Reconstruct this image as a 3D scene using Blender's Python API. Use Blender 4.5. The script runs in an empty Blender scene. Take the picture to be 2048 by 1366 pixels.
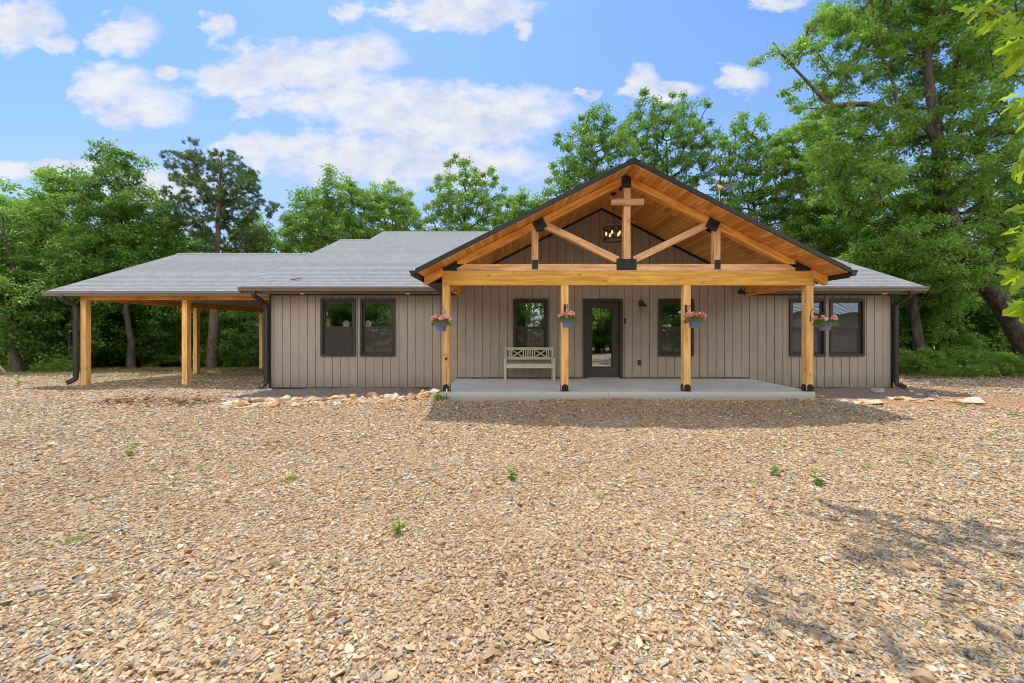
import bpy, bmesh, math, random
import numpy as np
from mathutils import Vector, Matrix

F = 800.0 / 2048.0           # focal length as a share of the frame width
CAMZ = 1.6
HY = 662.0                   # horizon row of the 2048 px wide photograph
random.seed(7)
scn = bpy.context.scene
COL = scn.collection
W = {}                       # world matrices


def at(px, py, Y):
    return Vector(((px - 1024) * Y / 800.0, Y, CAMZ + (HY - py) * Y / 800.0))


def on_ground(px, py, z=0.0):
    Y = (CAMZ - z) * 800.0 / (py - HY)
    return Vector(((px - 1024) * Y / 800.0, Y, z))


# ---------------------------------------------------------------- linking
def place(o, M=None, parent=None):
    COL.objects.link(o)
    M = M if M is not None else Matrix.Identity(4)
    if parent is not None:
        o.parent = parent
        o.matrix_parent_inverse = W[parent.name].inverted()
    o.matrix_basis = M
    W[o.name] = M.copy()
    return o


def tag(o, label=None, cat=None, group=None, kind=None):
    if label: o['label'] = label
    if cat: o['category'] = cat
    if group: o['group'] = group
    if kind: o['kind'] = kind
    return o


def thing(name, label, cat, loc=(0, 0, 0), group=None, rz=0.0):
    o = bpy.data.objects.new(name, None)
    o.empty_display_size = 0.2
    place(o, Matrix.Translation(Vector(loc)) @ Matrix.Rotation(rz, 4, 'Z'))
    return tag(o, label, cat, group)


def dup(root, loc, rz=0.0, scale=1.0, label=None, group=None):
    r = root.copy(); COL.objects.link(r)
    M = Matrix.Translation(Vector(loc)) @ Matrix.Rotation(rz, 4, 'Z') @ Matrix.Scale(scale, 4)
    r.matrix_basis = M; W[r.name] = M
    if label: r['label'] = label
    if group: r['group'] = group
    for ch in list(root.children):
        c = ch.copy(); COL.objects.link(c); c.parent = r; c.matrix_parent_inverse = ch.matrix_parent_inverse.copy()
        for g in list(ch.children):
            d = g.copy(); COL.objects.link(d); d.parent = c; d.matrix_parent_inverse = g.matrix_parent_inverse.copy()
    return r


def mesh_obj(name, verts, faces, mat, parent=None, M=None, smooth=False):
    me = bpy.data.meshes.new(name)
    me.from_pydata([tuple(v) for v in verts], [], [tuple(f) for f in faces])
    if smooth:
        me.polygons.foreach_set('use_smooth', [True] * len(me.polygons))
    me.update()
    if mat: me.materials.append(mat)
    return place(bpy.data.objects.new(name, me), M, parent)


def np_mesh(name, V, Fq, mat, attrs=None, smooth=False):
    """fast mesh; Fq (n,k) with one k for all faces; attrs {name: (domain, type, array)}"""
    me = bpy.data.meshes.new(name)
    V = np.asarray(V, dtype=np.float32); Fq = np.asarray(Fq, dtype=np.int32)
    n, k = Fq.shape
    me.vertices.add(len(V)); me.vertices.foreach_set('co', V.ravel())
    me.loops.add(n * k); me.loops.foreach_set('vertex_index', Fq.ravel())
    me.polygons.add(n); me.polygons.foreach_set('loop_start', np.arange(0, n * k, k, dtype=np.int32))
    me.polygons.foreach_set('use_smooth', np.full(n, bool(smooth)))
    for an, (dom, typ, arr) in (attrs or {}).items():
        a = me.attributes.new(an, typ, dom)
        arr = np.asarray(arr, dtype=np.float32)
        a.data.foreach_set('color' if typ == 'FLOAT_COLOR' else 'value', arr.ravel())
    me.update(calc_edges=True)
    if mat: me.materials.append(mat)
    return me


class MB:
    """collects simple solids into one mesh"""
    def __init__(s): s.v = []; s.f = []; s.sm = []
    def add(s, vs, fs):
        b = len(s.v); s.v += [tuple(v) for v in vs]; s.f += [tuple(i + b for i in f) for f in fs]
    def box(s, x0, x1, y0, y1, z0, z1):
        s.add([(x0, y0, z0), (x1, y0, z0), (x1, y1, z0), (x0, y1, z0), (x0, y0, z1), (x1, y0, z1), (x1, y1, z1), (x0, y1, z1)],
              [(3, 2, 1, 0), (4, 5, 6, 7), (0, 1, 5, 4), (1, 2, 6, 5), (2, 3, 7, 6), (3, 0, 4, 7)])
    def bar(s, p0, p1, w, h, up=(0, 0, 1)):
        p0 = Vector(p0); p1 = Vector(p1); d = (p1 - p0).normalized(); u = Vector(up)
        if abs(d.dot(u)) > 0.99: u = Vector((0, 1, 0))
        sd = d.cross(u).normalized(); u = sd.cross(d).normalized()
        vs = []
        for p in (p0, p1):
            for a, b in ((-1, -1), (1, -1), (1, 1), (-1, 1)):
                vs.append(p + sd * (a * w / 2) + u * (b * h / 2))
        s.add(vs, [(0, 1, 2, 3), (7, 6, 5, 4), (0, 4, 5, 1), (1, 5, 6, 2), (2, 6, 7, 3), (3, 7, 4, 0)])
    def tube(s, pts, r, n=8, cap=True):
        pts = [Vector(p) for p in pts]
        rs = r if isinstance(r, (list, tuple)) else [r] * len(pts)
        b = len(s.v); ref = None
        for i, p in enumerate(pts):
            d = (pts[min(i + 1, len(pts) - 1)] - pts[max(i - 1, 0)]).normalized()
            if ref is None:
                ref = Vector((0, 0, 1)) if abs(d.z) < 0.9 else Vector((1, 0, 0))
            a = d.cross(ref).normalized(); c = a.cross(d).normalized(); ref = c
            for k in range(n):
                t = 2 * math.pi * k / n
                s.v.append(tuple(p + a * (math.cos(t) * rs[i]) + c * (math.sin(t) * rs[i])))
        for i in range(len(pts) - 1):
            for k in range(n):
                k2 = (k + 1) % n
                s.f.append((b + i * n + k, b + i * n + k2, b + (i + 1) * n + k2, b + (i + 1) * n + k))
        if cap:
            s.f.append(tuple(b + k for k in range(n))[::-1])
            e = b + (len(pts) - 1) * n
            s.f.append(tuple(e + k for k in range(n)))
    def lathe(s, prof, n=20, c=(0, 0, 0)):
        b = len(s.v)
        for r, z in prof:
            for k in range(n):
                t = 2 * math.pi * k / n
                s.v.append((c[0] + r * math.cos(t), c[1] + r * math.sin(t), c[2] + z))
        for i in range(len(prof) - 1):
            for k in range(n):
                k2 = (k + 1) % n
                s.f.append((b + i * n + k, b + i * n + k2, b + (i + 1) * n + k2, b + (i + 1) * n + k))
    def prism(s, poly, y0, y1):
        """polygon in x,z pushed through y"""
        n = len(poly)
        s.add([(x, y0, z) for x, z in poly] + [(x, y1, z) for x, z in poly],
              [tuple(range(n)), tuple(range(2 * n - 1, n - 1, -1))] + [((i + 1) % n, i, n + i, n + (i + 1) % n) for i in range(n)])
    def obj(s, name, mat, parent=None, M=None, smooth=False, bevel=0.0):
        o = mesh_obj(name, s.v, s.f, mat, parent, M, smooth)
        bm = bmesh.new(); bm.from_mesh(o.data)
        bmesh.ops.recalc_face_normals(bm, faces=bm.faces)
        if bevel: bmesh.ops.bevel(bm, geom=bm.edges[:], offset=bevel, segments=1, affect='EDGES')
        bm.to_mesh(o.data); bm.free()
        return o


def frame(p0, p1, up=(0, 0, 1)):
    p0 = Vector(p0); p1 = Vector(p1); d = (p1 - p0).normalized(); u = Vector(up)
    if abs(d.dot(u)) > 0.99: u = Vector((0, -1, 0))
    sd = u.cross(d).normalized(); u = d.cross(sd).normalized()
    m = Matrix((d, sd, u)).transposed().to_4x4(); m.translation = p0
    return m, (p1 - p0).length


def beam(name, p0, p1, w, h, mat, parent, up=(0, 0, 1), bevel=0.006):
    """timber whose grain runs along its own local X"""
    m, L = frame(p0, p1, up)
    b = MB(); b.box(0, L, -w / 2, w / 2, -h / 2, h / 2)
    return b.obj(name, mat, parent, m, bevel=bevel)


# ---------------------------------------------------------------- materials
def new_mat(name):
    m = bpy.data.materials.new(name); m.use_nodes = True
    nt = m.node_tree
    for n in list(nt.nodes): nt.nodes.remove(n)
    out = nt.nodes.new('ShaderNodeOutputMaterial')
    return m, nt, out


def N(nt, typ, **kw):
    n = nt.nodes.new('ShaderNode' + typ)
    for k, v in kw.items():
        if k.startswith('i_'):
            key = k[2:]
            key = int(key) if key.isdigit() else key.replace('_', ' ')
            n.inputs[key].default_value = v
        else:
            setattr(n, k, v)
    return n


def L(nt, a, b): nt.links.new(a, b)


def math_(nt, op, a, b=None, c=None):
    n = nt.nodes.new('ShaderNodeMath'); n.operation = op
    for i, v in enumerate((a, b, c)):
        if v is None: continue
        if isinstance(v, (int, float)): n.inputs[i].default_value = v
        else: nt.links.new(v, n.inputs[i])
    return n.outputs[0]


def ramp(nt, fac, stops, interp='LINEAR'):
    n = nt.nodes.new('ShaderNodeValToRGB'); n.color_ramp.interpolation = interp
    el = n.color_ramp.elements
    while len(el) < len(stops): el.new(0.5)
    for e, (p, c) in zip(el, stops):
        e.position = p; e.color = (*c, 1) if len(c) == 3 else c
    if fac is not None: nt.links.new(fac, n.inputs[0])
    return n.outputs[0]


def mixc(nt, fac, a, b, blend='MIX'):
    n = nt.nodes.new('ShaderNodeMix'); n.data_type = 'RGBA'; n.blend_type = blend
    for i, v in ((0, fac), (6, a), (7, b)):
        if isinstance(v, (int, float)): n.inputs[i].default_value = v
        elif isinstance(v, tuple): n.inputs[i].default_value = (*v, 1) if len(v) == 3 else v
        else: nt.links.new(v, n.inputs[i])
    return n.outputs[2]


def bsdf(nt, out, color, rough=0.6, spec=0.3, bump=None, bumpd=0.01, metal=0.0):
    p = nt.nodes.new('ShaderNodeBsdfPrincipled')
    if isinstance(color, tuple): p.inputs['Base Color'].default_value = (*color, 1)
    else: nt.links.new(color, p.inputs['Base Color'])
    if isinstance(rough, (int, float)): p.inputs['Roughness'].default_value = rough
    else: nt.links.new(rough, p.inputs['Roughness'])
    p.inputs['Specular IOR Level'].default_value = spec
    p.inputs['Metallic'].default_value = metal
    if bump is not None:
        b = nt.nodes.new('ShaderNodeBump'); b.inputs['Strength'].default_value = 1.0; b.inputs['Distance'].default_value = bumpd
        nt.links.new(bump, b.inputs['Height']); nt.links.new(b.outputs[0], p.inputs['Normal'])
    if out is not None: nt.links.new(p.outputs[0], out.inputs[0])
    return p


def coords(nt, kind='Object', scale=(1, 1, 1), rnd=False):
    tc = nt.nodes.new('ShaderNodeTexCoord'); mp = nt.nodes.new('ShaderNodeMapping')
    mp.inputs['Scale'].default_value = scale
    nt.links.new(tc.outputs[kind], mp.inputs[0])
    if rnd:
        oi = nt.nodes.new('ShaderNodeObjectInfo')
        v = nt.nodes.new('ShaderNodeCombineXYZ')
        r = math_(nt, 'MULTIPLY', oi.outputs['Random'], 37.0)
        nt.links.new(r, v.inputs[0]); nt.links.new(r, v.inputs[1]); nt.links.new(r, v.inputs[2])
        nt.links.new(v.outputs[0], mp.inputs['Location'])
    return mp.outputs[0]


def noise(nt, vec, scale, detail=4, rough=0.55, out='Fac'):
    n = nt.nodes.new('ShaderNodeTexNoise'); n.inputs['Scale'].default_value = scale
    n.inputs['Detail'].default_value = detail; n.inputs['Roughness'].default_value = rough
    if vec is not None: nt.links.new(vec, n.inputs['Vector'])
    return n.outputs[out]


def wood(name, base, dark, knot=(0.2, 0.07, 0.02), rough=0.55, vary=0.25):
    m, nt, out = new_mat(name)
    v = coords(nt, 'Object', (0.9, 11, 11), rnd=True)
    g = noise(nt, v, 1.6, 5, 0.6)
    v2 = coords(nt, 'Object', (1.2, 60, 60), rnd=True)
    fine = noise(nt, v2, 2.0, 3, 0.6)
    c = ramp(nt, g, [(0.36, dark), (0.52, base), (0.68, tuple(min(1, x * 1.22) for x in base))])
    c = mixc(nt, math_(nt, 'MULTIPLY', math_(nt, 'MAXIMUM', math_(nt, 'SUBTRACT', 0.60, fine), 0.0), 2.4), c, dark)
    vk = coords(nt, 'Object', (1.0, 2.6, 2.6), rnd=True)
    vor = nt.nodes.new('ShaderNodeTexVoronoi'); vor.inputs['Scale'].default_value = 2.1
    L(nt, vk, vor.inputs['Vector'])
    k = ramp(nt, vor.outputs['Distance'], [(0.05, (1, 1, 1)), (0.13, (0, 0, 0))])
    c = mixc(nt, math_(nt, 'MULTIPLY', k, 0.75), c, knot)
    oi = nt.nodes.new('ShaderNodeObjectInfo')
    hv = nt.nodes.new('ShaderNodeHueSaturation')
    L(nt, c, hv.inputs['Color'])
    L(nt, math_(nt, 'ADD', 1 - vary / 2, math_(nt, 'MULTIPLY', oi.outputs['Random'], vary)), hv.inputs['Value'])
    bsdf(nt, out, hv.outputs[0], rough, 0.25, fine, 0.0015)
    return m


def plain(name, col, rough=0.5, spec=0.4, var=0.12, scale=6.0, metal=0.0, bumpd=0.0):
    m, nt, out = new_mat(name)
    v = coords(nt, 'Object')
    g = noise(nt, v, scale, 5, 0.6)
    c = ramp(nt, g, [(0.25, tuple(x * (1 - var) for x in col)), (0.75, tuple(min(1, x * (1 + var)) for x in col))])
    bsdf(nt, out, c, rough, spec, g if bumpd else None, bumpd, metal)
    return m


def glow(name, col, strength):
    m, nt, out = new_mat(name)
    e = N(nt, 'Emission'); e.inputs[0].default_value = (*col, 1); e.inputs[1].default_value = strength
    L(nt, e.outputs[0], out.inputs[0]); m.cycles.emission_sampling = 'NONE'; return m


def leafmat(name, stops, trans=0.35, rough=0.42, tcol=(0.32, 0.62, 0.06)):
    """colour per leaf from the face attribute 'tint' and a slow change from branch to branch"""
    m, nt, out = new_mat(name)
    a = N(nt, 'Attribute', attribute_name='tint')
    g = noise(nt, coords(nt, 'Object'), 0.55, 2)
    f = math_(nt, 'ADD', math_(nt, 'MULTIPLY', a.outputs['Fac'], 0.62), math_(nt, 'MULTIPLY', g, 0.40))
    oi = nt.nodes.new('ShaderNodeObjectInfo')
    f = math_(nt, 'ADD', f, math_(nt, 'MULTIPLY', math_(nt, 'SUBTRACT', oi.outputs['Random'], 0.5), 0.30))
    c = ramp(nt, f, stops)
    p = bsdf(nt, None, c, rough, 0.45)
    t = N(nt, 'BsdfTranslucent')
    tc = mixc(nt, 0.55, c, tcol)
    L(nt, tc, t.inputs[0])
    mx = N(nt, 'MixShader'); mx.inputs[0].default_value = trans
    L(nt, p.outputs[0], mx.inputs[1]); L(nt, t.outputs[0], mx.inputs[2]); L(nt, mx.outputs[0], out.inputs[0])
    return m


def barkmat(name, dark, light, scale=7.0):
    m, nt, out = new_mat(name)
    v = coords(nt, 'Object', (1, 1, 0.28))
    g = noise(nt, v, scale, 6, 0.65)
    g2 = noise(nt, coords(nt, 'Object'), 1.3, 3)
    c = ramp(nt, g, [(0.35, dark), (0.65, light)])
    c = mixc(nt, math_(nt, 'MULTIPLY', g2, 0.5), c, tuple(x * 0.75 for x in light))
    bsdf(nt, out, c, 0.9, 0.15, g, 0.05)
    return m


# siding: taupe painted panels, grain and a slow blotch
def siding_mat():
    m, nt, out = new_mat('taupe_siding')
    v = coords(nt, 'Object', (26, 26, 1.2))
    g = noise(nt, v, 2.2, 4, 0.6)
    v2 = coords(nt, 'Object', (1, 1, 1))
    b = noise(nt, v2, 0.9, 4, 0.6)
    c = ramp(nt, g, [(0.3, (0.33, 0.276, 0.236)), (0.7, (0.41, 0.346, 0.30))])
    c = mixc(nt, math_(nt, 'MULTIPLY', math_(nt, 'SUBTRACT', b, 0.35), 0.5), c, (0.28, 0.228, 0.19))
    # splashed soil low on the panels
    sp = N(nt, 'SeparateXYZ'); L(nt, v2, sp.inputs[0])
    n2 = noise(nt, coords(nt, 'Object', (3, 3, 1)), 2.0, 4)
    d = math_(nt, 'SUBTRACT', math_(nt, 'ADD', 0.22, math_(nt, 'MULTIPLY', n2, 0.45)), sp.outputs[2])
    d = math_(nt, 'MULTIPLY', math_(nt, 'MAXIMUM', d, 0.0), 1.3)
    d = math_(nt, 'MINIMUM', d, 0.45)
    c = mixc(nt, d, c, (0.16, 0.12, 0.09))
    bsdf(nt, out, c, 0.7, 0.25, g, 0.003)
    return m


def shingle_mat():
    m, nt, out = new_mat('grey_shingles')
    v = coords(nt, 'Object')
    br = nt.nodes.new('ShaderNodeTexBrick')
    br.offset = 0.37; br.squash = 1.0
    br.inputs['Scale'].default_value = 1.0
    br.inputs['Brick Width'].default_value = 0.16; br.inputs['Row Height'].default_value = 0.145
    br.inputs['Mortar Size'].default_value = 0.005; br.inputs['Mortar Smooth'].default_value = 0.5
    br.inputs['Bias'].default_value = 0.0
    br.inputs['Color1'].default_value = (0.155, 0.158, 0.164, 1); br.inputs['Color2'].default_value = (0.225, 0.229, 0.236, 1)
    br.inputs['Mortar'].default_value = (0.17, 0.175, 0.185, 1)
    L(nt, v, br.inputs['Vector'])
    g = noise(nt, v, 26, 4, 0.8); g2 = noise(nt, v, 0.7, 3)
    c = mixc(nt, ramp(nt, g, [(0.42, (0, 0, 0)), (0.62, (0.8, 0.8, 0.8))]), br.outputs['Color'], (0.29, 0.293, 0.30))
    c = mixc(nt, math_(nt, 'MULTIPLY', g2, 0.3), c, (0.22, 0.22, 0.23))
    bsdf(nt, out, c, 0.95, 0.08, g, 0.003)
    return m


def ceiling_mat():
    m, nt, out = new_mat('stained_ceiling_planks')
    v = coords(nt, 'Object')
    br = nt.nodes.new('ShaderNodeTexBrick'); br.offset = 0.43
    br.inputs['Scale'].default_value = 1.0
    br.inputs['Brick Width'].default_value = 2.3; br.inputs['Row Height'].default_value = 0.105
    br.inputs['Mortar Size'].default_value = 0.003; br.inputs['Mortar Smooth'].default_value = 0.1
    br.inputs['Color1'].default_value = (0.60, 0.24, 0.045, 1); br.inputs['Color2'].default_value = (1.0, 0.53, 0.16, 1)
    br.inputs['Mortar'].default_value = (0.22, 0.08, 0.02, 1)
    L(nt, v, br.inputs['Vector'])
    g = noise(nt, coords(nt, 'Object', (1.0, 26, 26)), 1.8, 4, 0.6)
    c = mixc(nt, math_(nt, 'MULTIPLY', math_(nt, 'SUBTRACT', g, 0.3), 0.9), br.outputs['Color'], (0.34, 0.13, 0.03))
    bsdf(nt, out, c, 0.5, 0.3, br.outputs['Fac'], -0.003)
    return m


def ground_mat():
    m, nt, out = new_mat('gravel_ground')
    v = coords(nt, 'Object')
    sp = N(nt, 'SeparateXYZ'); L(nt, v, sp.inputs[0])
    x, y = sp.outputs[0], sp.outputs[1]
    vor = nt.nodes.new('ShaderNodeTexVoronoi'); vor.inputs['Scale'].default_value = 24.0; vor.inputs['Randomness'].default_value = 1.0
    L(nt, v, vor.inputs['Vector'])
    sc = N(nt, 'SeparateColor'); L(nt, vor.outputs['Color'], sc.inputs[0])
    stone = ramp(nt, sc.outputs[0], [(0.0, (0.28, 0.16, 0.085)), (0.16, (0.50, 0.35, 0.21)), (0.34, (0.46, 0.29, 0.16)), (0.5, (0.62, 0.50, 0.35)),
                                     (0.64, (0.40, 0.37, 0.33)), (0.78, (0.54, 0.39, 0.25)), (0.9, (0.24, 0.24, 0.25)), (1.0, (0.44, 0.25, 0.13))], 'CONSTANT')
    gap = ramp(nt, vor.outputs['Distance'], [(0.25, (0, 0, 0)), (0.62, (1, 1, 1))])
    stone = mixc(nt, math_(nt, 'MULTIPLY', gap, 0.5), stone, (0.16, 0.105, 0.06))
    big = noise(nt, v, 0.35, 5, 0.6)
    stone = mixc(nt, ramp(nt, big, [(0.5, (0, 0, 0)), (0.72, (0.55, 0.55, 0.55))]), stone, (0.34, 0.23, 0.14))
    # thin grass over the far yard
    far = math_(nt, 'MULTIPLY', math_(nt, 'SUBTRACT', math_(nt, 'ADD', y, math_(nt, 'MULTIPLY', noise(nt, v, 0.5, 4), 5.0)), 16.5), 0.35)
    gn = noise(nt, v, 1.1, 5, 0.65)
    gm = math_(nt, 'MULTIPLY', math_(nt, 'MINIMUM', math_(nt, 'MAXIMUM', far, 0.0), 1.0), ramp(nt, gn, [(0.44, (0, 0, 0)), (0.6, (1, 1, 1))]))
    grass = ramp(nt, noise(nt, v, 30, 3), [(0.3, (0.09, 0.12, 0.03)), (0.7, (0.22, 0.26, 0.08))])
    c = mixc(nt, math_(nt, 'MULTIPLY', gm, 0.7), stone, grass)
    # leaf litter under the woods
    edge = math_(nt, 'ADD', math_(nt, 'MULTIPLY', noise(nt, v, 0.6, 4), 3.0), y)
    ax = math_(nt, 'ABSOLUTE', math_(nt, 'SUBTRACT', x, 0.0))
    wr = math_(nt, 'MULTIPLY', math_(nt, 'SUBTRACT', edge, math_(nt, 'ADD', 15.6, math_(nt, 'MULTIPLY', math_(nt, 'LESS_THAN', x, 5.0), 5.2))), 1.2)
    wr = math_(nt, 'MINIMUM', math_(nt, 'MAXIMUM', wr, 0.0), 1.0)
    lit = ramp(nt, noise(nt, v, 14, 5, 0.7), [(0.3, (0.05, 0.028, 0.016)), (0.55, (0.20, 0.11, 0.06)), (0.75, (0.34, 0.21, 0.13))])
    c = mixc(nt, wr, c, lit)
    # orange clay beside the east end of the house
    dx = math_(nt, 'MULTIPLY', math_(nt, 'SUBTRACT', x, 10.0), 0.36); dy = math_(nt, 'MULTIPLY', math_(nt, 'SUBTRACT', y, 8.9), 1.1)
    rr = math_(nt, 'ADD', math_(nt, 'MULTIPLY', dx, dx), math_(nt, 'MULTIPLY', dy, dy))
    rr = math_(nt, 'ADD', rr, math_(nt, 'MULTIPLY', noise(nt, v, 1.7, 5), 0.6))
    cl = ramp(nt, rr, [(0.55, (0.75, 0.75, 0.75)), (1.25, (0, 0, 0))])
    c = mixc(nt, cl, c, ramp(nt, noise(nt, v, 20, 5, 0.7), [(0.3, (0.26, 0.12, 0.05)), (0.7, (0.52, 0.28, 0.14))]))
    h = math_(nt, 'SUBTRACT', 1.0, vor.outputs['Distance'])
    bsdf(nt, out, c, 0.95, 0.1, h, 0.03)
    return m


def stone_mat(name='gravel_stone'):
    m, nt, out = new_mat(name)
    a = N(nt, 'Attribute', attribute_name='tone')
    g = noise(nt, coords(nt, 'Object'), 70, 3, 0.6)
    c = mixc(nt, math_(nt, 'MULTIPLY', math_(nt, 'SUBTRACT', g, 0.3), 0.5), a.outputs['Color'], (0.42, 0.29, 0.17))
    bsdf(nt, out, c, 0.88, 0.2)
    return m


def concrete_mat():
    m, nt, out = new_mat('broom_concrete')
    v = coords(nt, 'Object')
    g = noise(nt, v, 1.6, 6, 0.65); g2 = noise(nt, coords(nt, 'Object', (60, 4, 4)), 2, 3); g3 = noise(nt, v, 120, 2)
    c = ramp(nt, g, [(0.3, (0.50, 0.505, 0.50)), (0.7, (0.62, 0.62, 0.61))])
    c = mixc(nt, math_(nt, 'MULTIPLY', noise(nt, v, 9, 4), 0.18), c, (0.42, 0.41, 0.38))
    # weathered green-brown bloom along the foot of the front edge
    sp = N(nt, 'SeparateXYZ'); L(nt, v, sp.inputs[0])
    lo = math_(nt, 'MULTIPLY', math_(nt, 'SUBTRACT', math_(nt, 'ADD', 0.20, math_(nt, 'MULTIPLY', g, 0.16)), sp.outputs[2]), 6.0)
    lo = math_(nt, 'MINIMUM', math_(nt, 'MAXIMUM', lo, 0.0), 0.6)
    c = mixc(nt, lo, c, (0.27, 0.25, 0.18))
    bsdf(nt, out, c, 0.85, 0.2, g2, 0.002)
    return m


def glass_mat(name, refl=0.20, tint=(0.86, 0.89, 0.87)):
    m, nt, out = new_mat(name)
    fr = N(nt, 'Fresnel'); fr.inputs[0].default_value = 1.5
    f = math_(nt, 'MINIMUM', math_(nt, 'ADD', math_(nt, 'MULTIPLY', fr.outputs[0], 1.2), refl), 0.9)
    g = N(nt, 'BsdfGlossy'); g.inputs['Roughness'].default_value = 0.01; g.inputs[0].default_value = (0.95, 0.97, 1.0, 1)
    b = N(nt, 'Bump'); b.inputs['Strength'].default_value = 1.0; b.inputs['Distance'].default_value = 0.004
    L(nt, noise(nt, coords(nt, 'Object'), 1.2, 1), b.inputs['Height']); L(nt, b.outputs[0], g.inputs['Normal'])
    t = N(nt, 'BsdfTransparent'); t.inputs[0].default_value = (*tint, 1)
    mx = N(nt, 'MixShader'); L(nt, f, mx.inputs[0]); L(nt, t.outputs[0], mx.inputs[1]); L(nt, g.outputs[0], mx.inputs[2])
    L(nt, mx.outputs[0], out.inputs[0])
    return m


def screen_mat():
    m, nt, out = new_mat('insect_screen')
    d = N(nt, 'BsdfDiffuse'); d.inputs[0].default_value = (0.10, 0.09, 0.085, 1)
    t = N(nt, 'BsdfTransparent')
    mx = N(nt, 'MixShader'); mx.inputs[0].default_value = 0.52
    L(nt, t.outputs[0], mx.inputs[1]); L(nt, d.outputs[0], mx.inputs[2]); L(nt, mx.outputs[0], out.inputs[0])
    return m


M_SIDE = siding_mat(); M_SHIN = shingle_mat(); M_CEIL = ceiling_mat(); M_GROUND = ground_mat(); M_STONE = stone_mat()
M_CONC = concrete_mat(); M_GLASS = glass_mat('window_glass'); M_DGLASS = glass_mat('door_glass', 0.5); M_SCREEN = screen_mat()
M_POST = wood('cedar_post', (0.86, 0.52, 0.21), (0.68, 0.33, 0.10), (0.30, 0.10, 0.03))
M_HEAD = wood('yellow_header', (0.74, 0.41, 0.09), (0.56, 0.27, 0.045), (0.26, 0.11, 0.03), vary=0.1)
M_RAFT = wood('orange_rafter', (0.92, 0.45, 0.11), (0.58, 0.22, 0.035), (0.2, 0.07, 0.02))
M_TRUS = wood('pink_fir', (0.76, 0.46, 0.25), (0.50, 0.24, 0.11), (0.28, 0.12, 0.06))
M_BLACK = plain('black_powder_coat', (0.018, 0.018, 0.019), 0.45, 0.4, 0.25, 9)
M_BRONZE = plain('dark_bronze_trim', (0.035, 0.029, 0.027), 0.4, 0.45, 0.2, 8)
M_GUTTER = plain('taupe_gutter', (0.17, 0.13, 0.105), 0.35, 0.5, 0.1, 3)
M_SOFFIT = plain('brown_soffit', (0.27, 0.21, 0.17), 0.6, 0.3, 0.08, 5)
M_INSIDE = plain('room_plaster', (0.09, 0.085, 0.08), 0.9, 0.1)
M_DOOR = plain('door_paint', (0.055, 0.048, 0.042), 0.4, 0.4, 0.1, 5)
M_BENCH = plain('sage_paint', (0.50, 0.48, 0.37), 0.5, 0.35, 0.12, 9)
M_POT = plain('slate_blue_plastic', (0.15, 0.18, 0.36), 0.4, 0.4, 0.15, 7)
M_SOIL = plain('potting_soil', (0.03, 0.02, 0.012), 0.95, 0.1, 0.3, 30, bumpd=0.02)
M_BULB = glow('lit_filament_bulb', (1.0, 0.66, 0.28), 0.8)
M_SOFLIGHT = glow('lit_soffit_lens', (1.0, 0.66, 0.33), 0.35)
M_WHITE = plain('white_paint', (0.72, 0.70, 0.64), 0.6, 0.3, 0.08)
M_GREY = plain('grey_metal', (0.42, 0.42, 0.42), 0.4, 0.5, 0.1, metal=0.6)
M_PETAL = leafmat('coral_petals', [(0.15, (0.90, 0.24, 0.27)), (0.5, (0.96, 0.46, 0.47)), (0.9, (0.97, 0.72, 0.68))], 0.3, 0.6, (0.9, 0.25, 0.2))
M_OAK = leafmat('oak_leaves', [(0.1, (0.051, 0.107, 0.020)), (0.45, (0.124, 0.232, 0.036)), (0.8, (0.237, 0.373, 0.056)), (1.0, (0.339, 0.452, 0.113))], 0.46, 0.34)
M_OAK2 = leafmat('light_leaves', [(0.1, (0.073, 0.147, 0.023)), (0.45, (0.175, 0.294, 0.041)), (0.8, (0.294, 0.418, 0.068)), (1.0, (0.384, 0.497, 0.124))], 0.48, 0.34)
M_DEEP = leafmat('shade_leaves', [(0.1, (0.051, 0.107, 0.025)), (0.45, (0.119, 0.226, 0.047)), (0.8, (0.215, 0.339, 0.070)), (1.0, (0.328, 0.441, 0.147))], 0.46, 0.34)
M_NEAR = leafmat('young_leaves', [(0.1, (0.18, 0.30, 0.02)), (0.5, (0.28, 0.42, 0.03)), (1.0, (0.40, 0.52, 0.06))], 0.55, 0.4, (0.58, 0.78, 0.02))
M_PINE = leafmat('pine_needles', [(0.1, (0.045, 0.085, 0.025)), (0.5, (0.085, 0.155, 0.042)), (1.0, (0.16, 0.24, 0.065))], 0.25, 0.5, (0.1, 0.2, 0.04))
M_WEED = leafmat('weed_leaves', [(0.1, (0.10, 0.19, 0.02)), (0.5, (0.20, 0.33, 0.04)), (1.0, (0.32, 0.42, 0.08))], 0.5)
M_BARK = barkmat('grey_oak_bark', (0.028, 0.021, 0.016), (0.15, 0.12, 0.10))
M_PBARK = barkmat('pine_bark', (0.07, 0.045, 0.033), (0.24, 0.16, 0.125), 9)
M_ANT = plain('antenna_cap', (0.75, 0.30, 0.05), 0.5, 0.4)

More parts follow.
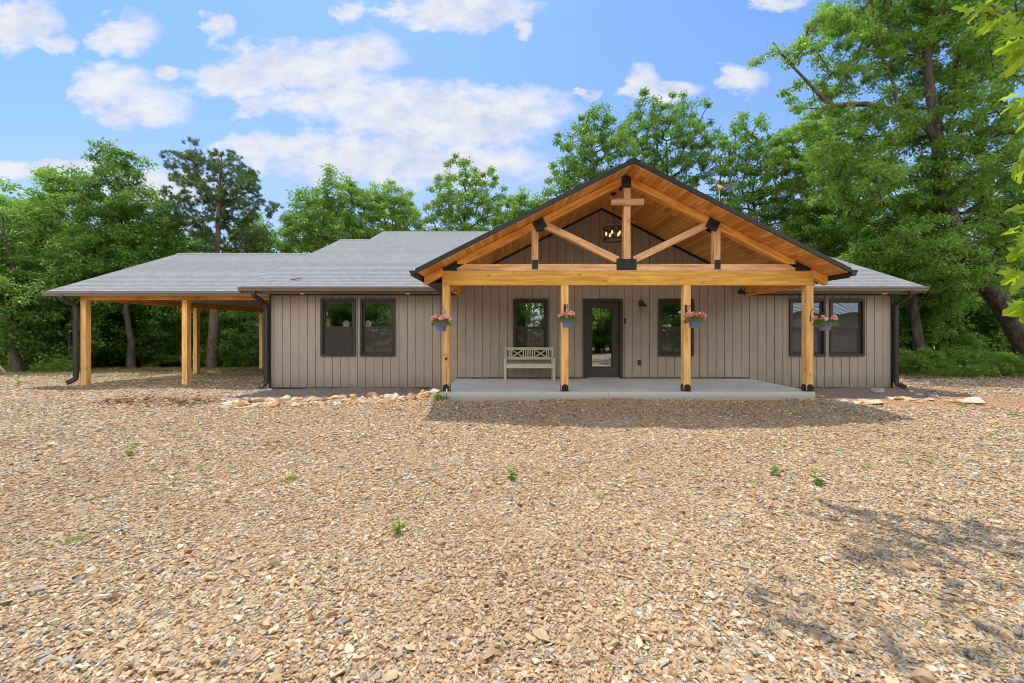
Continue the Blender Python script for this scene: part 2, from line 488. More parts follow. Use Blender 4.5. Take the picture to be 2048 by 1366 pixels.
# ---------------------------------------------------------------- camera, light, sky
cam = bpy.data.cameras.new('camera'); cam_o = bpy.data.objects.new('camera', cam); COL.objects.link(cam_o)
cam_o.location = (0, 0, CAMZ); cam_o.rotation_euler = (math.pi / 2, 0, 0)
cam.sensor_width = 36; cam.lens = 36 * F; cam.shift_y = -(683 - HY) / 2048.0
cam.clip_start = 0.05; cam.clip_end = 2000
scn.camera = cam_o
scn.view_settings.view_transform = 'Standard'; scn.view_settings.look = 'None'
scn.view_settings.gamma = 1; scn.view_settings.exposure = 0.66
scn.cycles.use_denoising = True; scn.cycles.use_adaptive_sampling = False
scn.cycles.denoiser = 'OPENIMAGEDENOISE'; scn.cycles.denoising_input_passes = 'RGB_ALBEDO_NORMAL'; scn.cycles.denoising_prefilter = 'ACCURATE'
scn.cycles.filter_width = 1.0
scn.cycles.max_bounces = 8; scn.cycles.diffuse_bounces = 4; scn.cycles.transparent_max_bounces = 12
scn.cycles.caustics_reflective = False; scn.cycles.caustics_refractive = False
scn.cycles.sample_clamp_indirect = 3

SUN_DIR = Vector((0.16, -0.30, -1.0)).normalized()        # the way the light travels
sun = bpy.data.lights.new('sun', 'SUN'); sun.energy = 3.2; sun.angle = math.radians(0.55); sun.color = (1.0, 0.93, 0.82)
sun_o = bpy.data.objects.new('sun', sun); COL.objects.link(sun_o)
sun_o.rotation_euler = SUN_DIR.to_track_quat('-Z', 'Y').to_euler()
to_sun = -SUN_DIR
SUN_EL = math.asin(to_sun.z); SUN_AZ = math.atan2(to_sun.x, to_sun.y)

CLOUDS = [(40, 50, 80, 46), (120, 98, 34, 18), (248, 66, 58, 40), (215, 88, 40, 18), (437, 54, 40, 28), (225, 180, 80, 50), (280, 215, 100, 42),
          (330, 150, 30, 20), (480, 160, 100, 34), (590, 125, 130, 48), (720, 110, 85, 46), (640, 165, 130, 28), (505, 212, 36, 24), (700, 205, 170, 34),
          (830, 222, 210, 52), (1000, 225, 140, 46), (880, 260, 200, 40), (560, 300, 130, 34), (720, 318, 220, 44), (930, 330, 160, 40), (930, 18, 140, 38), (860, 40, 70, 24), (700, 20, 38, 18),
          (1283, 164, 38, 34), (1340, 180, 56, 18), (1480, 160, 46, 32), (1560, 8, 50, 16), (1042, 66, 24, 15), (1170, 190, 20, 12), (90, 335, 130, 16), (330, 375, 120, 30)]


def build_world():
    w = bpy.data.worlds.new('World'); scn.world = w; w.use_nodes = True
    nt = w.node_tree
    for n in list(nt.nodes): nt.nodes.remove(n)
    out = nt.nodes.new('ShaderNodeOutputWorld'); bg = nt.nodes.new('ShaderNodeBackground')
    bg.inputs[1].default_value = 0.15
    sky = nt.nodes.new('ShaderNodeTexSky'); sky.sky_type = 'NISHITA'; sky.sun_disc = False
    sky.sun_elevation = SUN_EL; sky.sun_rotation = SUN_AZ
    sky.air_density = 1.1; sky.dust_density = 1.2; sky.ozone_density = 1.6
    tc = nt.nodes.new('ShaderNodeTexCoord')
    sp = N(nt, 'SeparateXYZ'); L(nt, tc.outputs['Generated'], sp.inputs[0])
    ay = math_(nt, 'MAXIMUM', math_(nt, 'ABSOLUTE', sp.outputs[1]), 0.08)
    u = math_(nt, 'DIVIDE', sp.outputs[0], ay); v = math_(nt, 'DIVIDE', sp.outputs[2], ay)
    cv = N(nt, 'CombineXYZ'); L(nt, u, cv.inputs[0]); L(nt, math_(nt, 'MULTIPLY', v, 1.7), cv.inputs[1])
    n1 = N(nt, 'TexNoise'); n1.inputs['Scale'].default_value = 6.5; n1.inputs['Detail'].default_value = 8; n1.inputs['Roughness'].default_value = 0.6
    L(nt, cv.outputs[0], n1.inputs['Vector'])
    n2 = N(nt, 'TexNoise'); n2.inputs['Scale'].default_value = 13; n2.inputs['Detail'].default_value = 9; n2.inputs['Roughness'].default_value = 0.6
    L(nt, cv.outputs[0], n2.inputs['Vector'])
    sc = N(nt, 'SeparateColor'); L(nt, n1.outputs['Color'], sc.inputs[0])
    uu = math_(nt, 'ADD', u, math_(nt, 'MULTIPLY', math_(nt, 'SUBTRACT', sc.outputs[0], 0.5), 0.13))
    vv = math_(nt, 'ADD', v, math_(nt, 'MULTIPLY', math_(nt, 'SUBTRACT', sc.outputs[1], 0.5), 0.09))
    s2 = N(nt, 'SeparateColor'); L(nt, n2.outputs['Color'], s2.inputs[0])
    uu = math_(nt, 'ADD', uu, math_(nt, 'MULTIPLY', math_(nt, 'SUBTRACT', s2.outputs[0], 0.5), 0.05))
    vv = math_(nt, 'ADD', vv, math_(nt, 'MULTIPLY', math_(nt, 'SUBTRACT', s2.outputs[1], 0.5), 0.045))
    dens = None
    for (cx, cy, rx, ry) in CLOUDS:
        a = math_(nt, 'MULTIPLY', math_(nt, 'SUBTRACT', uu, (cx - 1024) / 800.0), 800.0 / (rx * 1.25))
        b = math_(nt, 'MULTIPLY', math_(nt, 'SUBTRACT', vv, (HY - cy) / 800.0), 800.0 / (ry * 1.25))
        r2 = math_(nt, 'ADD', math_(nt, 'MULTIPLY', a, a), math_(nt, 'MULTIPLY', b, b))
        d = math_(nt, 'SUBTRACT', 1.0, r2)
        dens = d if dens is None else math_(nt, 'SMOOTH_MAX', dens, d, 0.25)
    dens = math_(nt, 'MAXIMUM', dens, -1.2)
    dn = math_(nt, 'ADD', dens, math_(nt, 'MULTIPLY', math_(nt, 'SUBTRACT', n2.outputs['Fac'], 0.5), 2.0))
    mask = ramp(nt, dn, [(0.0, (0, 0, 0)), (0.25, (0.32, 0.32, 0.32)), (0.62, (0.80, 0.80, 0.80)), (1.1, (0.96, 0.96, 0.96))])
    # thin veil low in the sky
    veil = math_(nt, 'MULTIPLY', ramp(nt, v, [(0.05, (1, 1, 1)), (0.34, (0.85, 0.85, 0.85)), (0.55, (0.2, 0.2, 0.2)), (0.8, (0, 0, 0))]), 0.55)
    n3 = N(nt, 'TexNoise'); n3.inputs['Scale'].default_value = 2.2; n3.inputs['Detail'].default_value = 5
    L(nt, cv.outputs[0], n3.inputs['Vector'])
    veil = math_(nt, 'MULTIPLY', veil, math_(nt, 'ADD', 0.45, n3.outputs['Fac']))
    skyc = mixc(nt, veil, mixc(nt, 1.0, sky.outputs[0], (0.50, 0.69, 0.94), 'MULTIPLY'), CLOUD_VEIL)
    tone = ramp(nt, math_(nt, 'ADD', n1.outputs['Fac'], math_(nt, 'MULTIPLY', n2.outputs['Fac'], 0.3)), [(0.35, CLOUD_LO), (0.8, CLOUD_HI)])
    c = mixc(nt, mask, skyc, tone)
    # bright cloud added to the unseen sky behind the camera to fill-light the facade
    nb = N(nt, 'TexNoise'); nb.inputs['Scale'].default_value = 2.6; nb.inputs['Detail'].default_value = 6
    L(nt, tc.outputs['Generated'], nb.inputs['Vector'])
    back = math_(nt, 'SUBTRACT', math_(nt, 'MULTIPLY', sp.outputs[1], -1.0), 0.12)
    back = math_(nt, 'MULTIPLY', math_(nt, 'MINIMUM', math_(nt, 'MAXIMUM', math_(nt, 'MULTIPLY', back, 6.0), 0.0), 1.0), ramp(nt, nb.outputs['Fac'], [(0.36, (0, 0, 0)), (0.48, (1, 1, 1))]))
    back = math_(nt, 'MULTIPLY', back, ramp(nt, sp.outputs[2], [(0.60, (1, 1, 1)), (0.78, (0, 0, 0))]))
    c = mixc(nt, back, c, BACK_FILL)
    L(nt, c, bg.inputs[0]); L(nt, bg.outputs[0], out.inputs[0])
    w.cycles.sampling_method = 'MANUAL'; w.cycles.sample_map_resolution = 1024


CLOUD_VEIL = (2.55, 2.85, 3.75); CLOUD_LO = (2.5, 2.72, 3.4); CLOUD_HI = (3.7, 3.75, 3.9); BACK_FILL = (13.5, 13.1, 12.6)
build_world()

# ---------------------------------------------------------------- ground
SX0, SX1, SY0, SY1 = -1.478, 6.353, 8.38, 10.74     # porch slab
WX0, WX1, WY = -6.5, 10.2, 10.74                     # front wall
SLABZ = 0.325


def smooth(t):
    t = np.clip(t, 0, 1); return t * t * (3 - 2 * t)


def ground_h(x, y):
    x = np.asarray(x, dtype=np.float64); y = np.asarray(y, dtype=np.float64)
    dx = np.maximum(np.maximum(SX0 - x, x - SX1), 0); dy = np.maximum(SY0 - y, 0)
    d = np.sqrt(dx * dx + dy * dy)
    h = 0.165 * smooth(1 - d / 1.3)
    near = smooth((y - 8.6) / 1.6) * smooth((11.8 - y) / 1.0 + 0.0)
    h = np.maximum(h, 0.05 * near)
    h = h - 0.042 * np.maximum(y - 12.5, 0) * (y < 42) - 0.042 * 29.5 * (y >= 42)
    h = h - 0.012 * np.maximum(-1 - y, 0) * (y > -40) - 0.012 * 39 * (y <= -40)
    fade = np.exp(-((x / 40) ** 2 + (y / 40) ** 2))
    h = h + fade * (0.018 * np.sin(1.3 * x + 0.7 * y) + 0.014 * np.sin(2.7 * y - 1.1 * x + 1) + 0.008 * np.sin(5.1 * x + 3.3 * y))
    inside = (x > WX0 - 0.05) & (x < WX1 + 0.05) & (y > WY + 0.2)
    return np.where(inside, np.minimum(h, 0.0), h)


def gz(x, y): return float(ground_h(x, y))


def build_ground():
    xs = np.concatenate([[-900, -400, -200, -100], np.linspace(-60, -16, 45), np.linspace(-15.5, 15.5, 156), np.linspace(16, 60, 45), [100, 200, 400, 900]])
    ys = np.concatenate([[-500, -200, -100], np.linspace(-60, -2, 59), np.linspace(-1.5, 14, 125), np.linspace(14.5, 60, 92), [100, 200, 400, 900]])
    X, Y = np.meshgrid(xs, ys); Z = ground_h(X, Y)
    V = np.stack([X.ravel(), Y.ravel(), Z.ravel()], 1)
    nx, ny = len(xs), len(ys)
    i, j = np.meshgrid(np.arange(nx - 1), np.arange(ny - 1)); a = (j * nx + i).ravel()
    Fq = np.stack([a, a + 1, a + nx + 1, a + nx], 1)
    me = np_mesh('ground', V, Fq, M_GROUND, smooth=True)
    return tag(place(bpy.data.objects.new('ground', me)), 'tan gravel yard running back to the woods', kind='structure')


build_ground()

# soil beds between the wall and the edging stones
def soil_bed(x0, x1, y0, y1, seed):
    rng = np.random.default_rng(seed)
    xs = np.linspace(x0, x1, int((x1 - x0) / 0.08)); ys = np.linspace(y0, y1, int((y1 - y0) / 0.08))
    X, Y = np.meshgrid(xs, ys)
    Z = ground_h(X, Y) + 0.018 + rng.normal(0, 0.008, X.shape)
    Z[0, :] -= 0.05; Z[:, 0] -= 0.05; Z[:, -1] -= 0.05
    nx, ny = len(xs), len(ys)
    i, j = np.meshgrid(np.arange(nx - 1), np.arange(ny - 1)); a = (j * nx + i).ravel()
    me = np_mesh('soil_bed', np.stack([X.ravel(), Y.ravel(), Z.ravel()], 1), np.stack([a, a + 1, a + nx + 1, a + nx], 1), M_BED, smooth=True)
    return tag(place(bpy.data.objects.new('soil_bed', me)), 'bare brown soil along the foot of the siding', kind='structure')


def bed_mat():
    m, nt, out = new_mat('bare_soil')
    v = coords(nt, 'Object')
    g = noise(nt, v, 16, 6, 0.7); g2 = noise(nt, v, 1.3, 4)
    c = ramp(nt, g, [(0.3, (0.20, 0.14, 0.10)), (0.55, (0.36, 0.27, 0.205)), (0.75, (0.50, 0.40, 0.31))])
    c = mixc(nt, math_(nt, 'MULTIPLY', g2, 0.5), c, (0.22, 0.15, 0.11))
    bsdf(nt, out, c, 0.95, 0.1, g, 0.03)
    return m


M_BED = bed_mat()
soil_bed(-6.9, SX0 - 0.02, 9.0, WY - 0.02, 3)
soil_bed(SX1 + 0.02, 10.3, 9.25, WY - 0.02, 4)

# ---------------------------------------------------------------- porch slab
b = MB()
JX = 2.02
b.box(SX0, JX - 0.004, SY0, SY1, -0.15, SLABZ); b.box(JX + 0.004, SX1, SY0, SY1, -0.15, SLABZ)
b.box(JX - 0.004, JX + 0.004, SY0 + 0.012, SY1, -0.15, SLABZ - 0.015)
tag(b.obj('porch_floor', M_CONC), 'pale grey concrete porch slab with a saw-cut joint', kind='structure')

# ================================================================ HOUSE
HOUSE = thing('house', 'long single-storey taupe house with grey shingle roof and open timber porch', 'house', (1.85, 14, 0))

PX, PZ, PSL = 2.405, 5.0, 0.506        # porch ridge line, its top, its slope
PXL, PXR, PY0 = -1.91, 6.70, 7.90
DECK = 0.10


def porch_under(x): return PZ - DECK - PSL * abs(x - PX)


WIN = [(-5.13, -4.19, 0.925, 2.465), (-4.07, -3.13, 0.925, 2.465), (0.03, 0.975, 0.925, 2.465), (3.93, 4.87, 0.925, 2.465), (7.44, 8.40, 0.925, 2.465), (8.52, 9.45, 0.925, 2.465)]
DOORR = (1.915, 2.962, SLABZ - 0.01, 2.465)


def front_wall():
    opens = [(a + 0.03, b_ - 0.03, c + 0.03, d - 0.03) for a, b_, c, d in WIN] + [(DOORR[0] + .03, DOORR[1] - .03, 0, DOORR[3] - .03)]
    pitch, gw, gd = 0.224, 0.018, 0.022
    br = {WX0, WX1, PX, -1.42, 6.24}
    edges = []
    x = WX0 + 0.10
    while x < WX1:
        edges.append((x, x + gw)); br.add(x); br.add(x + gw)
        x += pitch
    for o in opens: br.add(o[0]); br.add(o[1])
    br = sorted(t for t in br if WX0 <= t <= WX1)
    def depth(xm):
        for a, b_ in edges:
            if a <= xm <= b_: return gd if b_ - a > 0.01 else 0.005
        return 0.0
    def top(x_, xm):
        return porch_under(x_) - 0.004 if -1.42 < xm < 6.24 else 2.612
    V = []; Fc = []
    def quad(pts):
        n = len(V); V.extend(pts); Fc.append((n, n + 1, n + 2, n + 3))
    prev = None
    for xa, xb in zip(br[:-1], br[1:]):
        if xb - xa < 1e-5: continue
        xm = (xa + xb) / 2; dp = depth(xm); y = WY + dp
        z0 = 0.085
        cuts = sorted((o[2], o[3]) for o in opens if o[0] <= xm <= o[1])
        segs = []; z = z0
        for c0, c1 in cuts:
            if c0 > z: segs.append((z, c0))
            z = max(z, c1)
        segs.append((z, None))
        for s0, s1 in segs:
            ta = top(xa, xm) if s1 is None else s1; tb = top(xb, xm) if s1 is None else s1
            quad([(xa, y, s0), (xb, y, s0), (xb, y, tb), (xa, y, ta)])
            if prev is not None and abs(prev - dp) > 1e-6:
                quad([(xa, WY + min(prev, dp), s0), (xa, WY + max(prev, dp), s0), (xa, WY + max(prev, dp), ta), (xa, WY + min(prev, dp), ta)])
        prev = dp
    # side walls and rear wall with their gables, plain panels
    def panel(pts):
        n = len(V); V.extend(pts); Fc.append(tuple(range(n, n + len(pts))))
    for xs_ in (WX0, WX1):
        ridge = 16.2 if xs_ == WX0 else 18.0
        panel([(xs_, WY, 0.085), (xs_, 25.2, 0.085 - 0.6), (xs_, 25.2, 2.6), (xs_, ridge, 2.66 + 0.43 * (ridge - 10.3)), (xs_, WY, 2.612)])
    panel([(WX0, 25.2, -0.5), (WX1, 25.2, -0.5), (WX1, 25.2, 2.6), (WX0, 25.2, 2.6)])
    return mesh_obj('wall', V, Fc, M_SIDE, HOUSE)


front_wall()
# dark trim lines at the foot and head of the siding
def trim(name, boxes, mat=M_BRONZE, parent=HOUSE, bevel=0.0):
    b = MB()
    for q in boxes: b.box(*q)
    return b.obj(name, mat, parent, bevel=bevel)


trim('base_trim', [(WX0 - .01, SX0 - .005, WY - .03, WY - .002, 0.055, 0.088)])
trim('base_trim', [(SX1 + .005, WX1 + .01, WY - .03, WY - .002, 0.055, 0.088)])
trim('base_trim', [(SX0, DOORR[0] - .005, WY - .03, WY - .002, SLABZ + .002, SLABZ + .03)])
trim('base_trim', [(DOORR[1] + .005, SX1, WY - .03, WY - .002, SLABZ + .002, SLABZ + .03)])
trim('corner_trim', [(WX0 - .012, WX0 + .035, WY - .025, WY + .06, 0.09, 2.6)])
trim('corner_trim', [(WX1 - .035, WX1 + .012, WY - .025, WY + .06, 0.09, 2.6)])
b = MB(); b.bar((PX + .01, WY - .022, porch_under(PX) - .035), (6.24, WY - .022, porch_under(6.24) - .035), .036, .05); b.obj('gable_trim', M_BLACK, HOUSE)
b = MB(); b.bar((PX - .01, WY - .022, porch_under(PX) - .035), (-1.42, WY - .022, porch_under(-1.42) - .035), .036, .05); b.obj('gable_trim', M_BLACK, HOUSE)
# dark room behind the glass
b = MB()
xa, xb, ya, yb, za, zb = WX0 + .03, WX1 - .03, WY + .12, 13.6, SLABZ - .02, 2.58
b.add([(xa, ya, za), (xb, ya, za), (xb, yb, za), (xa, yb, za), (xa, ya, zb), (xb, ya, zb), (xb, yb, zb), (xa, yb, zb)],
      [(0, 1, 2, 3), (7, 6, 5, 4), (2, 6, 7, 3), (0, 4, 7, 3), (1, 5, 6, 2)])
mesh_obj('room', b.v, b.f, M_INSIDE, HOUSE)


def ring(b, x0, x1, z0, z1, w, y0, y1, wt=None, wb=None):
    wt = wt or w; wb = wb or w
    b.box(x0, x0 + w, y0, y1, z0, z1); b.box(x1 - w, x1, y0, y1, z0, z1)
    b.box(x0 + w, x1 - w, y0, y1, z1 - wt, z1); b.box(x0 + w, x1 - w, y0, y1, z0, z0 + wb)


WINDOWS = []
for (x0, x1, z0, z1) in WIN:
    b = MB(); ring(b, x0, x1, z0, z1, .062, WY - .04, WY + .09)
    w = b.obj('window', M_BRONZE, HOUSE)
    zm = z0 + (z1 - z0) * 0.505
    b = MB(); ring(b, x0 + .063, x1 - .063, zm - .018, z1 - .063, .05, WY + .012, WY + .045, .05, .036); b.obj('upper_sash', M_BRONZE, w)
    b = MB(); ring(b, x0 + .063, x1 - .063, z0 + .063, zm - .02, .035, WY + .05, WY + .083, .036, .06); b.obj('lower_sash', M_BRONZE, w)
    mesh_obj('upper_pane', [(x0 + .113, WY + .03, zm + .018), (x1 - .113, WY + .03, zm + .018), (x1 - .113, WY + .03, z1 - .113), (x0 + .113, WY + .03, z1 - .113)], [(0, 1, 2, 3)], M_GLASS, w)
    mesh_obj('lower_pane', [(x0 + .098, WY + .066, z0 + .123), (x1 - .098, WY + .066, z0 + .123), (x1 - .098, WY + .066, zm - .056), (x0 + .098, WY + .066, zm - .056)], [(0, 1, 2, 3)], M_GLASS, w)
    mesh_obj('insect_screen', [(x0 + .064, WY + .022, z0 + .064), (x1 - .064, WY + .022, z0 + .064), (x1 - .064, WY + .022, zm - .019), (x0 + .064, WY + .022, zm - .019)], [(0, 1, 2, 3)], M_SCREEN, w)
    WINDOWS.append(w)

# front door
x0, x1, z0, z1 = DOORR
b = MB(); b.box(x0, x0 + .085, WY - .045, WY + .09, SLABZ + .002, z1); b.box(x1 - .085, x1, WY - .045, WY + .09, SLABZ + .002, z1); b.box(x0 + .085, x1 - .085, WY - .045, WY + .09, z1 - .085, z1)
DOOR = b.obj('door', M_BRONZE, HOUSE)
dx0, dx1, dz0, dz1 = x0 + .09, x1 - .09, SLABZ + .035, z1 - .09
gx0, gx1, gz0, gz1 = 2.145, 2.685, 0.635, 2.225
b = MB(); b.box(dx0, gx0, WY + .02, WY + .064, dz0, dz1); b.box(gx1, dx1, WY + .02, WY + .064, dz0, dz1); b.box(gx0, gx1, WY + .02, WY + .064, dz0, gz0); b.box(gx0, gx1, WY + .02, WY + .064, gz1, dz1)
b.obj('door_leaf', M_DOOR, DOOR)
b = MB(); ring(b, gx0 - .02, gx1 + .02, gz0 - .02, gz1 + .02, .028, WY + .008, WY + .0195); b.obj('glazing_bead', M_BRONZE, DOOR)
mesh_obj('door_pane', [(gx0, WY + .04, gz0), (gx1, WY + .04, gz0), (gx1, WY + .04, gz1), (gx0, WY + .04, gz1)], [(0, 1, 2, 3)], M_DGLASS, DOOR)
trim('threshold', [(dx0 - .0, dx1 + .0, WY - .06, WY + .06, SLABZ + .003, SLABZ + .032)], M_GREY, DOOR)
b = MB(); b.tube([(dx1 - .06, WY + .02, 1.32), (dx1 - .06, WY - .03, 1.32)], .012, 10); b.lathe([(0.0, -.028), (.022, -.022), (.03, 0), (.022, .022), (0, .028)], 14, (dx1 - .06, WY - .05, 1.32)); b.obj('door_knob', M_BLACK, DOOR, smooth=True)
b = MB(); b.box(dx1 - .09, dx1 - .03, WY - .004, WY + .0195, 1.42, 1.52); b.obj('deadbolt', M_BLACK, DOOR, bevel=.006)
b = MB(); b.box(3.0, 3.055, WY - .03, WY - .001, 1.80, 1.945); b.obj('doorbell', M_BLACK, HOUSE, bevel=.008)
b = MB(); b.box(3.375, 3.455, WY - .05, WY - .001, .69, .82); b.box(3.385, 3.445, WY - .062, WY - .0505, .70, .81); b.obj('outlet_box', M_BRONZE, HOUSE, bevel=.005)
b = MB(); b.box(6.07, 6.15, WY - .10, WY - .001, 2.60, 2.68); b.box(6.045, 6.105, WY - .13, WY - .101, 2.61, 2.70); b.box(6.12, 6.18, WY - .13, WY - .101, 2.58, 2.66); b.obj('motion_sensor', M_BLACK, HOUSE, bevel=.006)


# ---- roofs: stepped shingle courses in a local frame (x along the eave, y up the slope)
def slope_frame(origin, xdir, ydir):
    xd = Vector(xdir).normalized(); yd = Vector(ydir).normalized(); zd = xd.cross(yd).normalized()
    m = Matrix((xd, yd, zd)).transposed().to_4x4(); m.translation = Vector(origin); return m


def shingles(name, pieces, m, parent, thick=0.03):
    """pieces: (x0, x1, y0, y1) in the local frame"""
    b = MB(); C = 0.145; rnd = random.Random(len(pieces) * 13 + int(pieces[0][0] * 10))
    for (x0, x1, y0, y1) in pieces:
        i = math.floor(y0 / C)
        y = y0
        while y < y1 - 1e-4:
            ye = min((i + 1) * C, y1)
            lift = 0.009
            # each course in lengths of a few tabs with slightly different butt lines
            xs = [x0]
            while xs[-1] < x1 - 1.6: xs.append(xs[-1] + rnd.choice((0.6, 0.9, 1.05)))
            xs.append(x1)
            for xa, xb in zip(xs[:-1], xs[1:]):
                l = lift; dy = 0
                b.add([(xa, y + dy, .001), (xb, y + dy, .001), (xb, y + dy, l), (xa, y + dy, l), (xb, ye + .01, .003), (xa, ye + .01, .003)],
                      [(0, 1, 2, 3), (3, 2, 4, 5)])
            y = ye; i += 1
        b.add([(x0, y0, 0), (x1, y0, 0), (x1, y1, 0), (x0, y1, 0), (x0, y0, -thick), (x1, y0, -thick), (x1, y1, -thick), (x0, y1, -thick)],
              [(3, 2, 1, 0)[::-1], (4, 5, 6, 7)[::-1], (0, 1, 5, 4), (1, 2, 6, 5), (2, 3, 7, 6), (3, 0, 4, 7)])
    return mesh_obj(name, b.v, b.f, M_SHIN, parent, m)


MS = 0.43; ML = math.sqrt(1 + MS * MS)
EY, EZ = 10.24, 2.735
mf = slope_frame((0, EY, EZ), (1, 0, 0), (0, 1, MS))
RA, RB = 18.0, 16.2
ROOF = shingles('roof', [(-6.95, -5.8, 0, (RB - EY) * ML), (-5.8, -1.45, 0, (RA - EY) * ML), (-1.45, 6.26, (10.80 - EY) * ML, (RA - EY) * ML), (6.26, 10.6, 0, (RA - EY) * ML)], mf, HOUSE)
zr = EZ + MS * (RA - EY); zrb = EZ + MS * (RB - EY)
mbk = slope_frame((0, 2 * RA - EY, EZ), (-1, 0, 0), (0, -1, MS))
shingles('back_slope', [(-10.6, 5.8, 0, (RA - EY) * ML)], mbk, ROOF)
mbk2 = slope_frame((0, 2 * RB - EY, EZ), (-1, 0, 0), (0, -1, MS))
shingles('back_slope', [(5.8, 6.95, 0, (RB - EY) * ML)], mbk2, ROOF)
for (a0, a1, yy, zz) in ((-5.8, 10.6, RA, zr), (-6.95, -5.81, RB, zrb)):
    b = MB(); x = a0
    while x < a1 - .05:
        e = min(x + .2, a1)
        for s in (-1, 1):
            b.add([(x, yy, zz + .03), (e + .04, yy, zz + .022), (e + .04, yy + s * .14, zz + .022 - .14 * MS), (x, yy + s * .14, zz + .03 - .14 * MS)], [(0, 1, 2, 3)])
        x = e
    mesh_obj('ridge_cap', b.v, b.f, M_SHIN, ROOF)
for xx, rr in ((-6.965, RB), (10.6, RA)):      # rake boards at both ends
    b = MB(); b.bar((xx, EY, EZ - .10), (xx, rr, EZ - .10 + MS * (rr - EY)), .03, .17)
    b.obj('rake_board', M_GUTTER, ROOF)

# soffit, fascia, gutters
trim('soffit', [(-6.95, -1.42, 10.30, WY - .002, 2.585, 2.611)], M_SOFFIT)
trim('soffit', [(6.24, 10.58, 10.30, WY - .002, 2.585, 2.611)], M_SOFFIT)
trim('eave_shade_strip', [(-6.48, -1.42, WY - .028, WY - .003, 2.555, 2.584)], M_BLACK)  # black strips standing in for the shadow line under the soffit
trim('eave_shade_strip', [(6.24, 10.18, WY - .028, WY - .003, 2.555, 2.584)], M_BLACK)
GPROF = [(0, 0), (.075, 0), (.088, .018), (.088, .04), (.112, .075), (.112, .108), (.104, .112), (.104, .100), (.08, .066), (.078, .012), (.006, .008), (.006, .112), (0, .112)]


def gutter(name, p0, p1, outward, parent, mat=M_GUTTER):
    """K-style gutter from p0 to p1, its back at the line, opening outward"""
    p0 = Vector(p0); p1 = Vector(p1); o = Vector(outward).normalized()
    n = len(GPROF)
    vs = [p + o * a + Vector((0, 0, c)) for p in (p0, p1) for a, c in GPROF]
    outer = list(range(0, 6))
    fs = [(i, (i + 1) % n, n + (i + 1) % n, n + i) for i in range(n)]
    fs += [(0, 1, 2, 3, 4, 5, 6, 12)[::-1], tuple(n + k for k in (0, 1, 2, 3, 4, 5, 6, 12))]
    g = mesh_obj(name, vs, fs, mat, parent)
    bm = bmesh.new(); bm.from_mesh(g.data); bmesh.ops.recalc_face_normals(bm, faces=bm.faces); bm.to_mesh(g.data); bm.free()
    return g


trim('fascia', [(-6.95, -1.42, 10.275, 10.2995, 2.59, 2.735)], M_GUTTER)
trim('fascia', [(6.24, 10.58, 10.275, 10.2995, 2.59, 2.735)], M_GUTTER)
gutter('gutter', (-6.98, 10.274, 2.618), (-1.45, 10.274, 2.618), (0, -1, 0), HOUSE)
gutter('gutter', (6.25, 10.274, 2.618), (10.62, 10.274, 2.618), (0, -1, 0), HOUSE)


def downspout(pts, parent, mat=M_BRONZE, w=.075, d=.055):
    """rectangular corrugated pipe with bends"""
    pts = [Vector(p) for p in pts]; b = MB(); fine = [pts[0]]
    for i in range(1, len(pts) - 1):
        a, c, e = pts[i - 1], pts[i], pts[i + 1]
        ra = min(.06, (c - a).length * .45); re_ = min(.06, (e - c).length * .45)
        s = c + (a - c).normalized() * ra; t = c + (e - c).normalized() * re_
        for k in range(5):
            q = k / 4; fine.append(s * (1 - q) ** 2 + c * 2 * q * (1 - q) + t * q * q)
    fine.append(pts[-1])
    n0 = len(b.v); sides = None
    for i, p in enumerate(fine):
        dd = (fine[min(i + 1, len(fine) - 1)] - fine[max(i - 1, 0)]).normalized()
        u = Vector((0, 1, 0)); u = (u - dd * dd.dot(u))
        if u.length < .3: u = Vector((0, 0, 1)) - dd * dd.z
        u.normalize(); s = dd.cross(u).normalized()
        for a, c in ((-1, -.7), (-.7, -1), (-.35, -.82), (0, -1), (.35, -.82), (.7, -1), (1, -.7), (1, .7), (.7, 1), (-.7, 1), (-1, .7)):
            b.v.append(tuple(p + s * (a * w / 2) + u * (c * d / 2)))
    m = 11
    for i in range(len(fine) - 1):
        for k in range(m):
            b.f.append((n0 + i * m + k, n0 + i * m + (k + 1) % m, n0 + (i + 1) * m + (k + 1) % m, n0 + (i + 1) * m + k))
    b.f.append(tuple(range(n0, n0 + m))); b.f.append(tuple(range(n0 + (len(fine) - 1) * m, n0 + len(fine) * m))[::-1])
    return b.obj('downspout', mat, parent)


downspout([(-6.60, 10.215, 2.63), (-6.60, 10.205, 2.52), (-6.55, 10.63, 2.33), (-6.55, 10.66, 2.22), (-6.55, 10.66, 0.22), (-6.62, 10.50, 0.13)], HOUSE, w=.10, d=.08)
downspout([(10.19, 10.215, 2.63), (10.19, 10.205, 2.52), (10.235, 10.63, 2.33), (10.235, 10.66, 2.22), (10.235, 10.66, 0.20), (10.31, 10.48, 0.12)], HOUSE, w=.10, d=.08)
for xx in (-5.52, -2.74, 9.80):
    b = MB(); b.lathe([(0, -.012), (.045, -.012), (.055, 0)], 16, (xx, 10.52, 2.583)); b.obj('soffit_light', M_SOFLIGHT, HOUSE)

